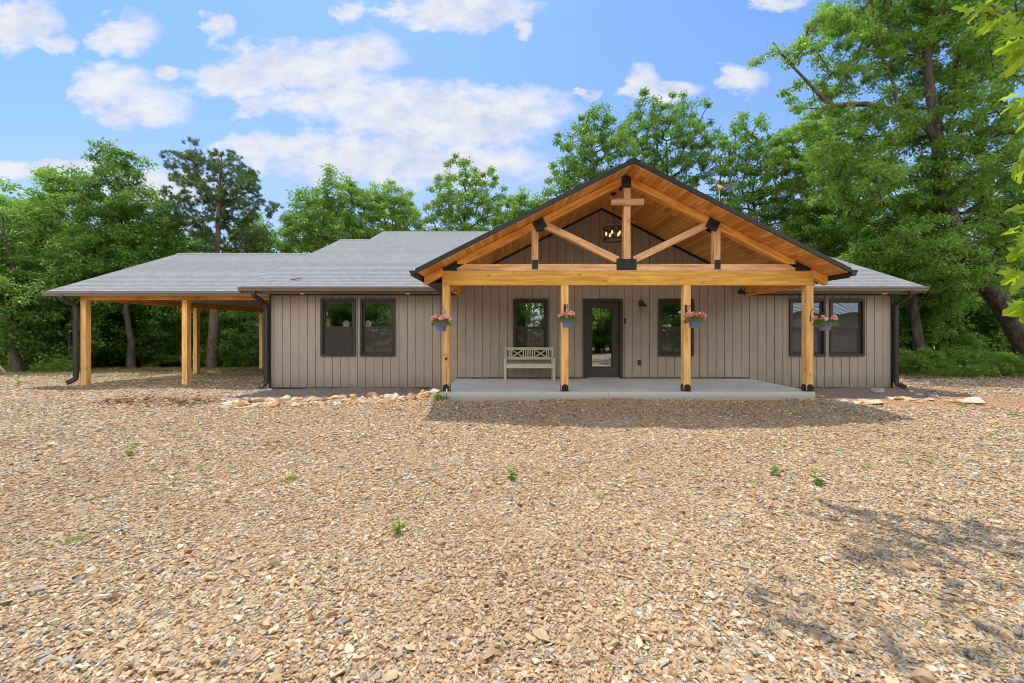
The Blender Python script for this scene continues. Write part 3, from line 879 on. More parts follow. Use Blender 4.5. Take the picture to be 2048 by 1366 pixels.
# ---- porch roof
PL = math.sqrt(1 + PSL * PSL); PW = (PX - PXL) * PL; PBK = 15.75
mL = slope_frame((PXL, 0, PZ - PSL * (PX - PXL)), (0, -1, 0), (1, 0, PSL))
mR = slope_frame((PXR, 0, PZ - PSL * (PXR - PX)), (0, 1, 0), (-1, 0, PSL))
PROOF = shingles('porch_roof', [(-PBK, -PY0, 0, PW)], mL, HOUSE, .025)
shingles('right_slope', [(PY0, PBK, 0, PW)], mR, PROOF, .025)
b = MB(); y = PY0 - .01
while y < PBK:
    for s in (-1, 1):
        b.add([(PX, y, PZ + .03), (PX, y + .24, PZ + .022), (PX + s * .14, y + .24, PZ + .022 - .14 * PSL), (PX + s * .14, y, PZ + .03 - .14 * PSL)], [(0, 1, 2, 3)])
    y += .2
mesh_obj('ridge_cap', b.v, b.f, M_SHIN, PROOF)


def deck_slope(side):
    x_e = PXL if side < 0 else PXR
    m = slope_frame((x_e, 0, PZ - PSL * abs(PX - x_e)), (0, -1, 0) if side < 0 else (0, 1, 0), (1, 0, PSL) if side < 0 else (-1, 0, PSL))
    b = MB()
    w = abs(PX - x_e) * PL
    a, c = (-(WY - .001), -(PY0 + .02)) if side < 0 else (PY0 + .02, WY - .001)
    b.box(a, c, 0.015, w - .012, -DECK + .012, -.0265)
    return b.obj('ceiling_planks', M_CEIL, PROOF, m)


deck_slope(-1); deck_slope(1)
for s in (-1, 1):      # black rake trim along the front edge
    x_e = PXL if s < 0 else PXR
    b = MB(); n0 = Vector((x_e, PY0 + .004, PZ - PSL * abs(PX - x_e) - .030)); n1 = Vector((PX, PY0 + .004, PZ - .030))
    b.prism([(n0.x, n0.z + .044), (n1.x, n1.z + .044), (n1.x, n1.z - .05), (n0.x, n0.z - .05)], PY0 - .012, PY0 + .018)
    b.obj('rake_trim', M_BLACK, PROOF)
    x_in = x_e - s * .03
    b = MB(); b.box(min(x_e, x_in), max(x_e, x_in), PY0 + .02, 10.9, PZ - PSL * abs(PX - x_e) - .17, PZ - PSL * abs(PX - x_e) - .028); b.obj('fascia', M_BLACK, PROOF)
    ze = PZ - PSL * abs(PX - x_e) - .135
    gutter('gutter', (x_e + s * .001, PY0 - .02, ze), (x_e + s * .001, 10.55, ze), (s, 0, 0), PROOF, M_BLACK)
    # closed black soffit between the roof edge and the side beam
    xi = -1.50 if s < 0 else 6.38
    b = MB(); b.box(min(x_in, xi), max(x_in, xi), 8.60, 10.7, PZ - PSL * abs(PX - x_e) - .20, PZ - PSL * abs(PX - x_e) - .172); b.obj('soffit', M_BLACK, PROOF)

# posts, header, side beams
TY0, TY1 = 8.42, 8.57; TYM = (TY0 + TY1) / 2
HB, HT = 2.563, 2.863
for xc in (-1.39, 1.115, 3.69, 6.275):
    p = beam('porch_post', (xc, TYM, SLABZ + .025), (xc, TYM, HB - .001), .15, .15, M_POST, HOUSE)
    b = MB(); z = SLABZ
    for dx_, dy_ in ((0, -1), (0, 1), (-1, 0), (1, 0)):
        poly = [(-.066, 0), (.066, 0), (.066, .11), (.03, .15), (-.03, .15), (-.066, .11)]
        if dx_ == 0:
            y_ = TYM + dy_ * .079
            b.prism([(xc + a, z + c + .003) for a, c in poly], y_ - .003, y_ + .003)
        else:
            x_ = xc + dx_ * .079; n = len(poly)
            b.add([(x_ - .003, TYM + a, z + c + .003) for a, c in poly] + [(x_ + .003, TYM + a, z + c + .003) for a, c in poly],
                  [tuple(range(n)), tuple(range(2 * n - 1, n - 1, -1))] + [((i + 1) % n, i, n + i, n + (i + 1) % n) for i in range(n)])
    b.box(xc - .075, xc + .075, TYM - .075, TYM + .075, z + .003, z + .024)
    for a in (-.03, .03): b.tube([(xc + a, TYM - .083, z + .075), (xc + a, TYM - .095, z + .075)], .012, 6)
    b.obj('base_bracket', M_BLACK, p)
beam('header_beam', (-1.47, TYM, (HB + HT) / 2), (2.02, TYM, (HB + HT) / 2), .15, HT - HB, M_HEAD, HOUSE)
beam('header_beam', (2.0225, TYM, (HB + HT) / 2), (6.355, TYM, (HB + HT) / 2), .15, HT - HB, M_HEAD, HOUSE)
for xc in (-1.40, 6.29):
    beam('side_beam', (xc, TY1 + .002, (HB + HT) / 2 - .02), (xc, WY - .002, (HB + HT) / 2 - .02), .10, HT - HB, M_RAFT, HOUSE)
trim('beam_block', [(6.357, 6.41, TY0 + .02, TY1, HB + .0, HB + .055)], M_HEAD)

# truss: an Empty that carries its timbers and plates
TR = bpy.data.objects.new('porch_truss', None); TR.empty_display_size = .2; place(TR, Matrix.Translation((PX, TYM, HT)), HOUSE)
CT = 3.012
beam('bottom_chord', (-1.43, TYM, (HT + CT) / 2 + .001), (6.315, TYM, (HT + CT) / 2 + .001), .148, CT - HT - .002, M_TRUS, TR)
for s in (-1, 1):
    xo = PX + s * 4.26; th = .165
    b = MB(); m, Lb = frame((xo, TYM, porch_under(xo)), (PX, TYM, porch_under(PX)), (0, 0, 1))
    # plumb cut tail and plumb cut at the ridge
    k = PSL / PL
    b.add([(p_[0], y_, p_[1]) for y_ in (-.074, .074) for p_ in ((-.0, -.006), (Lb, -.006), (Lb - .155 * k * 1.0, -.155), (-.155 * k, -.155))],
          [(0, 1, 2, 3), (7, 6, 5, 4), (0, 4, 5, 1), (1, 5, 6, 2), (2, 6, 7, 3), (3, 7, 4, 0)])
    b.obj('top_chord', M_RAFT, TR, m, bevel=.005)
    xq = PX + s * 1.92
    beam('queen_post', (xq, TYM + .001, CT + .002), (xq, TYM + .001, porch_under(xq) - .15), .14, .14, M_TRUS, TR)
    beam('web', (PX + s * .17, TYM - .002, 3.10), (PX + s * 1.80, TYM - .002, 3.885), .136, .14, M_TRUS, TR)
    # plates, front and back, bolted
    for yy in (TY0 - .010, TY1 + .004):
        b = MB(); c = Vector((xq - s * .10, 0, porch_under(xq) - .09)); ux = Vector((1, 0, -s * PSL)).normalized(); uz = Vector((s * PSL, 0, 1)).normalized()
        q = [c + ux * a * .125 + uz * e * .11 for a, e in ((-1, -1), (1, -1), (1, 1), (-1, 1))]
        b.prism([(v.x, v.z) for v in q], yy, yy + .006); b.obj('rafter_plate', M_BLACK, TR)
        b = MB(); b.box(xq - .062, xq + .062, yy, yy + .006, CT - .11, CT + .085); b.obj('queen_plate', M_BLACK, TR)
        xa, xb = PX + s * 3.86, PX + s * 3.56
        b = MB(); b.prism([(xa, HT + .006), (xb, HT + .006), (xb, porch_under(xb) - .02), (xa, porch_under(xa) - .02)], yy, yy + .006)
        b.obj('heel_plate', M_BLACK, TR)
    
beam('king_post', (PX + .02, TYM + .003, CT + .002), (PX + .02, TYM + .003, porch_under(PX) - .10), .14, .17, M_TRUS, TR)
beam('cross_arm', (PX - .33, TY0 - .028, 4.305), (PX + .36, TY0 - .028, 4.305), .05, .135, M_TRUS, TR)
for yy in (TY0 - .010, TY1 + .006):
    b = MB(); b.box(PX - .205, PX + .215, yy, yy + .006, HT + .02, CT + .105)
    if yy < TYM:
        for ix in range(5):
            for iz in (HT + .06, CT + .065): b.tube([(PX - .16 + ix * .083, yy - .008, iz), (PX - .16 + ix * .083, yy, iz)], .011, 6)
    b.obj('center_plate', M_BLACK, TR)
    zt = porch_under(PX) - .02
    b = MB(); b.prism([(PX - .10, zt - .27), (PX + .10, zt - .27), (PX + .10, zt - .05), (PX, zt), (PX - .10, zt - .05)], yy - .001, yy + .005); b.obj('peak_plate', M_BLACK, TR)

# ---- carport
CP = bpy.data.objects.new('carport', None); CP.empty_display_size = .2; place(CP, Matrix.Translation((-9.7, 16, 0)), HOUSE)
CEY, CEZ, CRY = 11.50, 2.735, 16.1
CX0, CX1 = -13.42, -6.52
mc = slope_frame((0, CEY, CEZ), (1, 0, 0), (0, 1, MS)); CLN = (CRY - CEY) * ML
CROOF = shingles('carport_roof', [(CX0, CX1, 0, CLN)], mc, CP)
shingles('back_slope', [(-CX1, -CX0, 0, CLN)], slope_frame((0, 2 * CRY - CEY, CEZ), (-1, 0, 0), (0, -1, MS)), CP)
zc = CEZ + MS * (CRY - CEY); b = MB(); x = CX0
while x < CX1 - .1:
    for s in (-1, 1):
        b.add([(x, CRY, zc + .03), (x + .24, CRY, zc + .022), (x + .24, CRY + s * .14, zc + .022 - .14 * MS), (x, CRY + s * .14, zc + .03 - .14 * MS)], [(0, 1, 2, 3)])
    x += .2
mesh_obj('ridge_cap', b.v, b.f, M_SHIN, CP)
for s in (-1, 1):
    b = MB(); b.bar((CX0 - .015, CRY + s * (CRY - CEY), CEZ - .10), (CX0 - .015, CRY, zc - .10), .03, .16)
    b.obj('rake_board', M_GUTTER, CP)
trim('carport_ceiling', [(CX0 + .02, CX1, CEY + .07, 2 * CRY - CEY - .07, 2.705, 2.722)], M_SOFFIT, CP)
trim('gable_panel', [(CX0 + .25, CX0 + .28, 13.0, 19.2, 2.724, 2.75)], M_SOFFIT, CP)
trim('fascia', [(CX0, CX1, CEY + .03, CEY + .055, 2.60, 2.72)], M_GUTTER, CP)
gutter('gutter', (CX0 - .02, CEY + .029, 2.60), (CX1, CEY + .029, 2.60), (0, -1, 0), CP)
BZ = 2.61
beam('carport_beam', (-12.80, 11.90, BZ), (CX1, 11.90, BZ), .10, .18, M_RAFT, CP)
beam('carport_beam', (-12.68, 11.96, BZ), (-12.68, 20.25, BZ), .10, .18, M_RAFT, CP)
beam('carport_beam', (-12.80, 20.31, BZ), (CX1, 20.31, BZ), .10, .18, M_RAFT, CP)
for (xc, yc) in ((-12.70, 11.92), (-9.70, 11.92), (-12.70, 16.1), (-12.70, 20.3), (-9.7, 20.3)):
    g = gz(xc, yc)
    beam('carport_post', (xc, yc, g - .2), (xc, yc, BZ - .091), .16, .16, M_POST, CP)
downspout([(-12.90, 11.47, 2.62), (-12.90, 11.46, 2.53), (-12.82, 11.74, 2.36), (-12.82, 11.76, 2.26), (-12.82, 11.76, 0.20), (-12.96, 11.64, 0.08)], CP, w=.12, d=.09)

# ================================================================ THINGS ON AND AROUND THE HOUSE
# bench
BN = thing('garden_bench', 'sage green wooden bench with crossed-lattice back under the porch window', 'bench', (.45, 10.32, SLABZ))
bx0, bx1, by0, by1 = -.17, 1.065, 10.08, 10.58
z0 = SLABZ
for xx in (bx0, bx1):
    b = MB(); b.box(xx - .025, xx + .025, by0, by0 + .05, z0, z0 + .575); b.obj('leg', M_BENCH, BN, bevel=.004)
    b = MB(); b.box(xx - .025, xx + .025, by1 - .045, by1, z0, z0 + .86); b.obj('leg', M_BENCH, BN, bevel=.004)
    b = MB(); b.box(xx - .035, xx + .035, by0 - .02, by1 - .046, z0 + .576, z0 + .605); b.obj('armrest', M_BENCH, BN, bevel=.004)
    b = MB(); b.box(xx - .018, xx + .018, by0 + .051, by1 - .046, z0 + .345, z0 + .40); b.obj('side_rail', M_BENCH, BN)
b = MB(); b.box(bx0 + .026, bx1 - .026, by0 + .005, by0 + .045, z0 + .335, z0 + .415); b.obj('front_rail', M_BENCH, BN, bevel=.004)
b = MB()
for i in range(5): b.box(bx0 - .02, bx1 + .02, by0 + .02 + i * .088, by0 + .02 + i * .088 + .076, z0 + .4155, z0 + .438)
b.obj('seat', M_BENCH, BN)
b = MB(); b.box(bx0 + .026, bx1 - .026, by1 - .042, by1 - .008, z0 + .78, z0 + .845); b.box(bx0 + .026, bx1 - .026, by1 - .042, by1 - .008, z0 + .525, z0 + .585)
def bk(xa, za, xb, zb, w=.028, dy=0): b.bar((xa, by1 - .025 + dy, z0 + za), (xb, by1 - .025 + dy, z0 + zb), .022, w, (1, 0, 0) if xa == xb else (0, 0, 1))
for xx in (-.065, -.015, .30, .36, .535, .595, .91, .96): bk(xx, .586, xx, .779)
for xa, xb in ((0.0, .286), (.609, .896)):
    bk(xa, .59, xb, .775); bk(xa, .775, xb, .59, dy=.024)
for xx in (.42, .475): bk(xx, .586, xx, .779)
b.obj('backrest', M_BENCH, BN)

# hanging baskets and their hooks
def leaf_quads(P, D, Nn, Ls, Ws, fold=0.25):
    """kite leaves from base points, directions, normals"""
    S = np.cross(D, Nn); S /= np.linalg.norm(S, axis=1, keepdims=True) + 1e-9
    mid = P + D * (Ls * 0.45)[:, None]
    up = Nn * (Ws * fold)[:, None]
    A = P; B_ = mid + S * Ws[:, None] + up; C = P + D * Ls[:, None] - Nn * (Ls * 0.12)[:, None]; E = mid - S * Ws[:, None] + up
    V = np.stack([A, B_, C, E], 1).reshape(-1, 3)
    return V, np.arange(len(V)).reshape(-1, 4)


def unit(a): return a / (np.linalg.norm(a, axis=1, keepdims=True) + 1e-9)


def make_basket(name, label, loc, seed, hook_y):
    rng = np.random.default_rng(seed)
    t = thing(name, label, 'hanging basket', loc, 'hanging baskets on the porch posts')
    c = Vector(loc)
    b = MB(); b.lathe([(0, .0), (.082, .0), (.088, .006), (.118, .15), (.126, .152), (.126, .172), (.116, .172), (.11, .15), (0, .148)], 26, c); b.obj('pot', M_POT, t, smooth=False)
    b = MB(); b.lathe([(0, .160), (.06, .158), (.112, .1515)], 16, c); b.obj('soil', M_SOIL, t)
    n = 420; th = rng.uniform(0, 2 * np.pi, n); rr = .02 + .165 * np.sqrt(rng.uniform(0, 1, n)); hh = .165 + rng.uniform(0, .10, n) * (1.1 - (rr / .17) ** 2)
    P = np.stack([c.x + rr * np.cos(th), c.y + rr * np.sin(th), c.z + hh - np.maximum(rr - .12, 0) * .8], 1)
    D = unit(np.stack([np.cos(th), np.sin(th), rng.uniform(-.3, .8, n)], 1) + rng.normal(0, .4, (n, 3)))
    Nn = unit(np.stack([np.zeros(n), np.zeros(n), np.ones(n)], 1) + rng.normal(0, .45, (n, 3)))
    Ls = rng.uniform(.03, .055, n); V, Fq = leaf_quads(P, D, Nn, Ls, Ls * .33)
    me = np_mesh('foliage', V, Fq, M_OAK2, {'tint': ('FACE', 'FLOAT', rng.uniform(.3, 1, n))}); place(bpy.data.objects.new('foliage', me), None, t)
    # five-petalled blossoms in loose heads
    VV = []; FF = []; TT = []
    heads = int(rng.integers(19, 32))
    for h in range(heads):
        a = rng.uniform(0, 2 * np.pi) if h > 4 else h * 1.25; r = .03 + .175 * math.sqrt(rng.uniform(.05, 1)); zz = .225 + .075 * (1 - (r / .21) ** 2) + rng.uniform(-.03, .025)
        hc = np.array([c.x + r * math.cos(a), c.y + r * math.sin(a), c.z + zz]); tone = rng.uniform(.2, .9)
        for k in range(11):
            o = unit(rng.normal(0, 1, (1, 3)) + np.array([[0, -.3, .7]]))[0]; q = hc + o * rng.uniform(.015, .03)
            s1 = np.cross(o, [0.3, 1, .2]); s1 /= np.linalg.norm(s1); s2 = np.cross(o, s1); R = rng.uniform(.021, .029)
            for p_ in range(5):
                a0 = p_ * 2 * np.pi / 5 + k; d = s1 * math.cos(a0) + s2 * math.sin(a0); e = np.cross(o, d); i0 = len(VV)
                VV += [q - o * .003, q + d * R * .6 + e * R * .42 + o * .003, q + d * R + o * .001, q + d * R * .6 - e * R * .42 + o * .003]
                FF.append((i0, i0 + 1, i0 + 2, i0 + 3)); TT.append(min(1, max(0, tone + rng.normal(0, .1))))
    me = np_mesh('blossoms', np.array(VV), np.array(FF), M_PETAL, {'tint': ('FACE', 'FLOAT', np.array(TT))}); place(bpy.data.objects.new('blossoms', me), None, t)
    b = MB()
    top = Vector((c.x, hook_y, c.z + .40))
    for k in range(3):
        a = k * 2.094 + .5; b.tube([(c.x + .122 * math.cos(a), c.y + .122 * math.sin(a), c.z + .165), top], .0022, 4)
    b.obj('hanger', M_BLACK, t)
    return t


BY = 8.03
bz = [at(881, 662, BY).z, at(1134, 655, BY).z, at(1388, 656, BY).z, at(1651, 661, BY).z]
bxs = [-1.42, 1.11, 3.66, 6.28]
tell = ['blue pot of coral flowers on the porch post nearest the left end of the slab', 'blue pot of coral flowers before the post between bench and door',
        'blue pot of coral flowers before the post between door and narrow window', 'blue pot of coral flowers on the post in front of the paired right windows']
for i in range(4):
    make_basket('hanging_basket', tell[i], (bxs[i], BY, bz[i]), 20 + i, BY)
    hz = bz[i] + .40; pf = TY0 - .003; xc = bxs[i]
    g = thing('plant_hook', ['thin black arched plant hook on the leftmost porch post', 'black scroll bracket on the post right of the bench', 'black scroll bracket with round cap on the post right of the door',
                             'thin black arched plant hook on the rightmost porch post'][i], 'plant hook', (xc, pf, hz), 'plant hooks on the porch posts')
    b = MB()
    if i in (0, 3):
        pts = [(xc, pf - .004, hz - .18)] + [(xc, pf - .01 - (pf - BY) * .5 * (1 - math.cos(k * math.pi / 8)), hz - .04 + .14 * math.sin(k * math.pi / 8) * (1 if k < 6 else 1)) for k in range(0, 9)]
        pts += [(xc, BY - .015, hz - .055), (xc, BY + .0, hz - .02)]
        b.tube(pts, .006, 6); b.obj('arm', M_BLACK, g)
        b = MB(); b.box(xc - .012, xc + .012, pf - .006, pf + .002, hz - .22, hz - .10); b.obj('mounting_plate', M_BLACK, g)
    else:
        pts = [(xc, pf, hz + .05), (xc, BY + .05, hz + .07), (xc, BY - .01, hz + .055), (xc, BY - .03, hz + .02), (xc, BY - .01, hz - .005), (xc, BY + .015, hz + .005)]
        b.tube(pts, .007, 6); b.tube([(xc, pf, hz - .10), (xc, pf - .10, hz - .02), (xc, pf - .2, hz + .055)], .006, 6); b.obj('arm', M_BLACK, g)
        b = MB(); b.box(xc - .02, xc + .02, pf - .006, pf + .002, hz - .15, hz + .09); b.obj('mounting_plate', M_BLACK, g)

# wall lamp by the door
LX, LZ = 3.44, 2.37
g = thing('wall_lamp', 'dark barn-style gooseneck lamp on the siding right of the door', 'lamp', (LX, WY, LZ))
b = MB(); b.tube([(LX, WY - .001, LZ), (LX, WY - .018, LZ)], .055, 18); b.obj('wall_plate', M_BRONZE, g)
b = MB(); b.tube([(LX, WY - .018, LZ), (LX, WY - .08, LZ + .07), (LX, WY - .15, LZ + .085), (LX, WY - .2, LZ + .05), (LX, WY - .205, LZ)], .009, 8); b.obj('gooseneck', M_BRONZE, g)
b = MB(); b.lathe([(.03, .02), (.032, -.02), (.05, -.04), (.10, -.085), (.125, -.125), (.120, -.125), (.094, -.085), (.045, -.045), (0, -.03)], 22, (LX, WY - .205, LZ)); b.obj('lamp_shade', M_BRONZE, g, smooth=True)
b = MB(); b.lathe([(0, -.05), (.022, -.06), (.03, -.09), (.018, -.118), (0, -.124)], 12, (LX, WY - .205, LZ)); b.obj('bulb', M_BULB, g, smooth=True)

# chandelier
CXX, CY_ = PX, 9.5
g = thing('chandelier', 'round black open-drum pendant with five lit bulbs under the porch gable', 'chandelier', (CXX, CY_, porch_under(PX)))
zt, zb = 4.03, 3.76
b = MB(); b.lathe([(0, .0), (.065, -.01), (.06, -.035), (0, -.045)], 18, (CXX, CY_, porch_under(PX) - .03)); b.obj('canopy', M_BLACK, g)
b = MB(); b.tube([(CXX, CY_, porch_under(PX) - .07), (CXX, CY_, zt - .02)], .007, 8); b.obj('rod', M_BLACK, g)
b = MB()
for zz in (zt, zb):
    b.lathe([(.233, -.014), (.245, -.014), (.245, .014), (.233, .014), (.233, -.014)], 36, (CXX, CY_, zz))
for k in range(6):
    a = k * math.pi / 3 + .3; b.bar((CXX + .239 * math.cos(a), CY_ + .239 * math.sin(a), zb + .013), (CXX + .239 * math.cos(a), CY_ + .239 * math.sin(a), zt - .013), .012, .008)
for k in range(3):
    a = k * math.pi / 3 + .3; b.bar((CXX + .233 * math.cos(a), CY_ + .233 * math.sin(a), zt), (CXX - .233 * math.cos(a), CY_ - .233 * math.sin(a), zt), .012, .008)
b.obj('drum_frame', M_BLACK, g)
for k in range(5):
    a = k * 2 * math.pi / 5 + 1.8; cx, cy = CXX + .165 * math.cos(a), CY_ + .165 * math.sin(a)
    b = MB(); b.tube([(cx, cy, zt), (cx, cy, zt - .07)], .016, 10); s_ = b.obj('socket', M_BLACK, g)
    b = MB(); b.lathe([(.009, -.07), (.013, -.08), (.025, -.112), (.027, -.132), (.018, -.155), (0, -.162)], 12, (cx, cy, zt)); b.obj('bulb', M_BULB, s_, smooth=True)

# birdhouses behind the left pair of windows
def birdhouse(label, px, w, h, mat, roofmat, flat):
    Y = WY + .16; x = (px - 1024) * Y / 800; z = 1.715
    t = thing('birdhouse', label, 'birdhouse', (x, Y, z))
    b = MB()
    if flat: b.box(x - w / 2, x + w / 2, Y - w * .4, Y + w * .4, z, z + h)
    else: b.prism([(x - w / 2, z), (x + w / 2, z), (x + w / 2, z + h * .6), (x, z + h), (x - w / 2, z + h * .6)], Y - w * .4, Y + w * .4)
    b.obj('body', mat, t)
    b = MB()
    if flat: b.box(x - w * .56, x + w * .56, Y - w * .55, Y + w * .5, z + h + .001, z + h + .016)
    else:
        for s in (-1, 1): b.bar((x, Y, z + h + .012), (x + s * w * .68, Y, z + h * .5 + .006), w * 1.0, .014, (0, 0, 1))
    b.obj('roof', roofmat, t)
    b = MB(); b.tube([(x - (w * .12 if flat else 0), Y - w * .4 - .002, z + h * .55), (x - (w * .12 if flat else 0), Y - w * .4 + .004, z + h * .55)], w * .11, 14); b.obj('entrance_hole', M_BLACK, t)
    return t


birdhouse('square natural-wood birdhouse in the window nearest the carport', 654.5, .20, .20, M_POST, M_RAFT, True)
birdhouse('small white birdhouse beside the natural-wood one', 694, .15, .16, M_WHITE, M_WHITE, False)
birdhouse('small white birdhouse standing alone in its window', 738, .16, .16, M_WHITE, M_WHITE, False)
# the sill they stand on
trim('display_shelf', [(-5.05, -3.2, WY + .10, WY + .26, 1.69, 1.713)], M_BRONZE)

# planter on the sill of the porch window
t = thing('flower_planter', 'terracotta planter of orange flowers inside the window above the bench', 'planter', (.66, WY + .3, 1.0))
b = MB(); b.lathe([(0, 0), (.07, 0), (.10, .13), (.09, .13), (0, .12)], 16, (.66, WY + .3, 1.0)); b.obj('pot', plain('terracotta', (.45, .16, .07)), t)
rng = np.random.default_rng(5); n = 160
P = np.array([.66, WY + .3, 1.17]) + rng.normal(0, 1, (n, 3)) * [.10, .06, .06]; D = unit(rng.normal(0, 1, (n, 3))); Nn = unit(rng.normal(0, 1, (n, 3)) + [0, -1, 1.]); Ls = rng.uniform(.03, .05, n)
V, Fq = leaf_quads(P, D, Nn, Ls, Ls * .4)
place(bpy.data.objects.new('blossoms', np_mesh('blossoms', V, Fq, M_PETAL, {'tint': ('FACE', 'FLOAT', rng.uniform(0, .5, n))})), None, t)
trim('window_stool', [(.05, .95, WY + .12, WY + .42, .975, .998)], M_WHITE)

# garden stake by the left post
sx, sy = -1.36, SY0 - .06
g = thing('garden_stake', 'thin dark rod with a curled top before the left porch post', 'garden stake', (sx, sy, gz(sx, sy)))
b = MB(); zt = 1.11
b.tube([(sx, sy, gz(sx, sy) - .05), (sx, sy, .7), (sx + .012, sy, zt - .06), (sx + .006, sy, zt - .01), (sx - .03, sy, zt + .01), (sx - .08, sy, zt - .01), (sx - .13, sy, zt - .05), (sx - .135, sy, zt - .065)], .005, 6); b.obj('rod', M_BLACK, g)
b = MB(); b.lathe([(0, 0), (.018, .01), (.024, .04), (.012, .06), (0, .065)], 10, (sx - .01, sy - .005, zt - .12)); b.obj('finial', M_BLACK, g)
b = MB(); b.box(sx - .012, sx + .016, sy - .015, sy - .006, .31, .40); b.obj('tag', M_WHITE, g)

# television antenna standing on the roof behind the gable
ax, ay_ = at(1440, 376, 13.4).x, 13.4
az = at(1440, 376, 13.4).z
g = thing('roof_antenna', 'thin-rod television antenna with an orange knob above the gable roof', 'antenna', (ax, ay_, az))
b = MB(); b.tube([(ax - .02, ay_, EZ + MS * (ay_ - EY) - .05), (ax - .02, ay_, az + .03)], .012, 8); b.obj('mast', M_GREY, g)
b = MB(); b.tube([(ax - .25, ay_, az - .03), (ax + .62, ay_ + .1, az + .13)], .008, 6)
for k in range(5):
    q = k / 4; cx = ax + .12 + .46 * q; cz = az + .04 + .085 * q; b.tube([(cx - .03, ay_ - .35, cz - .03), (cx + .03, ay_ + .5, cz + .03)], .004, 5)
b.tube([(ax + .1, ay_ - .02, az - .03), (ax + .6, ay_ + .05, az + .04)], .005, 5); b.tube([(ax + .1, ay_ - .02, az + .09), (ax + .66, ay_ + .05, az + .19)], .005, 5)
b.obj('boom', M_GREY, g)
b = MB(); b.lathe([(0, -.075), (.05, -.06), (.08, 0), (.05, .06), (0, .075)], 14, (ax - .02, ay_ - .03, az)); b.obj('knob', M_ANT, g, smooth=True)
# twig lying on the roof
y_ = 10.75; tz = EZ + MS * (y_ - EY) + .03
b = MB(); b.tube([(-5.95, y_ - .05, tz - .02), (-5.82, y_, tz + .01), (-5.70, y_ + .06, tz + .05), (-5.64, y_ + .05, tz + .045)], [.012, .014, .012, .006], 6)
b.tube([(-5.74, y_ + .03, tz + .035), (-5.68, y_ - .02, tz + .03)], .006, 5)
tag(b.obj('fallen_twig', M_PBARK), 'short brown twig lying on the shingles above the left windows', 'twig')

# ================================================================ VEGETATION
def skeleton(spines, clusters, rng, rise=0.25, step=0.55, wob=0.10):
    """spines: list of (points, r0, r1); returns node arrays and the list of chains"""
    pos = []; par = []; fixed = []; chains = []
    for (pts, r0, r1) in spines:
        pts = [np.array(p, float) for p in pts]
        seg = [pts[0]]
        for a, c in zip(pts[:-1], pts[1:]):
            k = max(1, int(np.linalg.norm(c - a) / 0.5))
            for i in range(1, k + 1): seg.append(a + (c - a) * i / k)
        if pos:
            d = np.linalg.norm(np.array(pos) - seg[0], axis=1); p0 = int(d.argmin())
        else: p0 = -1
        ch = [] if p0 < 0 else [p0]
        n = len(seg)
        for i, q in enumerate(seg):
            par.append(p0); p0 = len(pos); pos.append(q); fixed.append(r0 + (r1 - r0) * i / max(1, n - 1)); ch.append(p0)
        chains.append(ch)
    P = np.array(pos); cl = np.array(clusters)
    ds = np.min(np.linalg.norm(cl[:, None, :] - P[None], axis=2), axis=1)
    cap = len(pos) + len(cl) * 40
    A = np.zeros((cap, 3)); A[:len(pos)] = P; n = len(pos)
    par += [0] * (cap - n); fixed += [0.0] * (cap - n)
    tips = []
    for ci in np.argsort(ds):
        c = cl[ci]
        v = A[:n] - c; d = np.linalg.norm(v, axis=1); hor = np.hypot(v[:, 0], v[:, 1])
        cost = d + 1.6 * np.maximum(0, v[:, 2] + rise * hor) + 0.15 * (np.array(fixed[:n]) > 0)
        j = int(cost.argmin()); a = A[j]; L_ = np.linalg.norm(c - a)
        k = min(30, max(2, int(L_ / step)))
        side = rng.normal(0, 1, 3) * wob * L_; ctrl = (a + c) / 2 + side; ctrl[2] += 0.05 * L_
        ch = [j]
        for i in range(1, k + 1):
            t = i / k; q = a * (1 - t) ** 2 + ctrl * 2 * t * (1 - t) + c * t * t
            A[n] = q + (rng.normal(0, .03 * L_ / k ** .5, 3) if i < k else 0); par[n] = ch[-1]; ch.append(n); n += 1
        chains.append(ch); tips.append(n - 1)
    cnt = np.zeros(n); cnt[tips] = 1
    for i in range(n - 1, -1, -1):
        if par[i] >= 0: cnt[par[i]] += cnt[i]
    return A[:n], np.array(fixed[:n]), cnt, chains


def branch_mesh(A, fixed, cnt, chains, rt, maxr):
    r = rt * np.maximum(cnt, 1) ** 0.47
    r = np.minimum(r, maxr); r = np.where(fixed > 0, np.maximum(fixed, 0), r)
    VV = []; FF = []; base = 0
    for ch in chains:
        p = A[ch]; rr = r[ch].copy()
        if fixed[ch[-1]] == 0:
            rr[0] = min(rr[0], rr[1] * 1.25); rr[-1] *= .55
        n = 10 if rr.max() > .12 else (6 if rr.max() > .035 else 4)
        d = np.gradient(p, axis=0) if len(p) > 1 else p; d = unit(d)
        ref = np.array([0.31, 0.9, 0.29]); a = unit(np.cross(d, ref)); c = np.cross(d, a)
        th = np.arange(n) * 2 * np.pi / n
        ringv = p[:, None, :] + rr[:, None, None] * (np.cos(th)[None, :, None] * a[:, None, :] + np.sin(th)[None, :, None] * c[:, None, :])
        VV.append(ringv.reshape(-1, 3)); m = len(p)
        i, k = np.meshgrid(np.arange(m - 1), np.arange(n), indexing='ij'); k2 = (k + 1) % n
        FF.append(np.stack([base + i * n + k, base + i * n + k2, base + (i + 1) * n + k2, base + (i + 1) * n + k], -1).reshape(-1, 4))
        base += m * n
    return np.concatenate(VV), np.concatenate(FF)


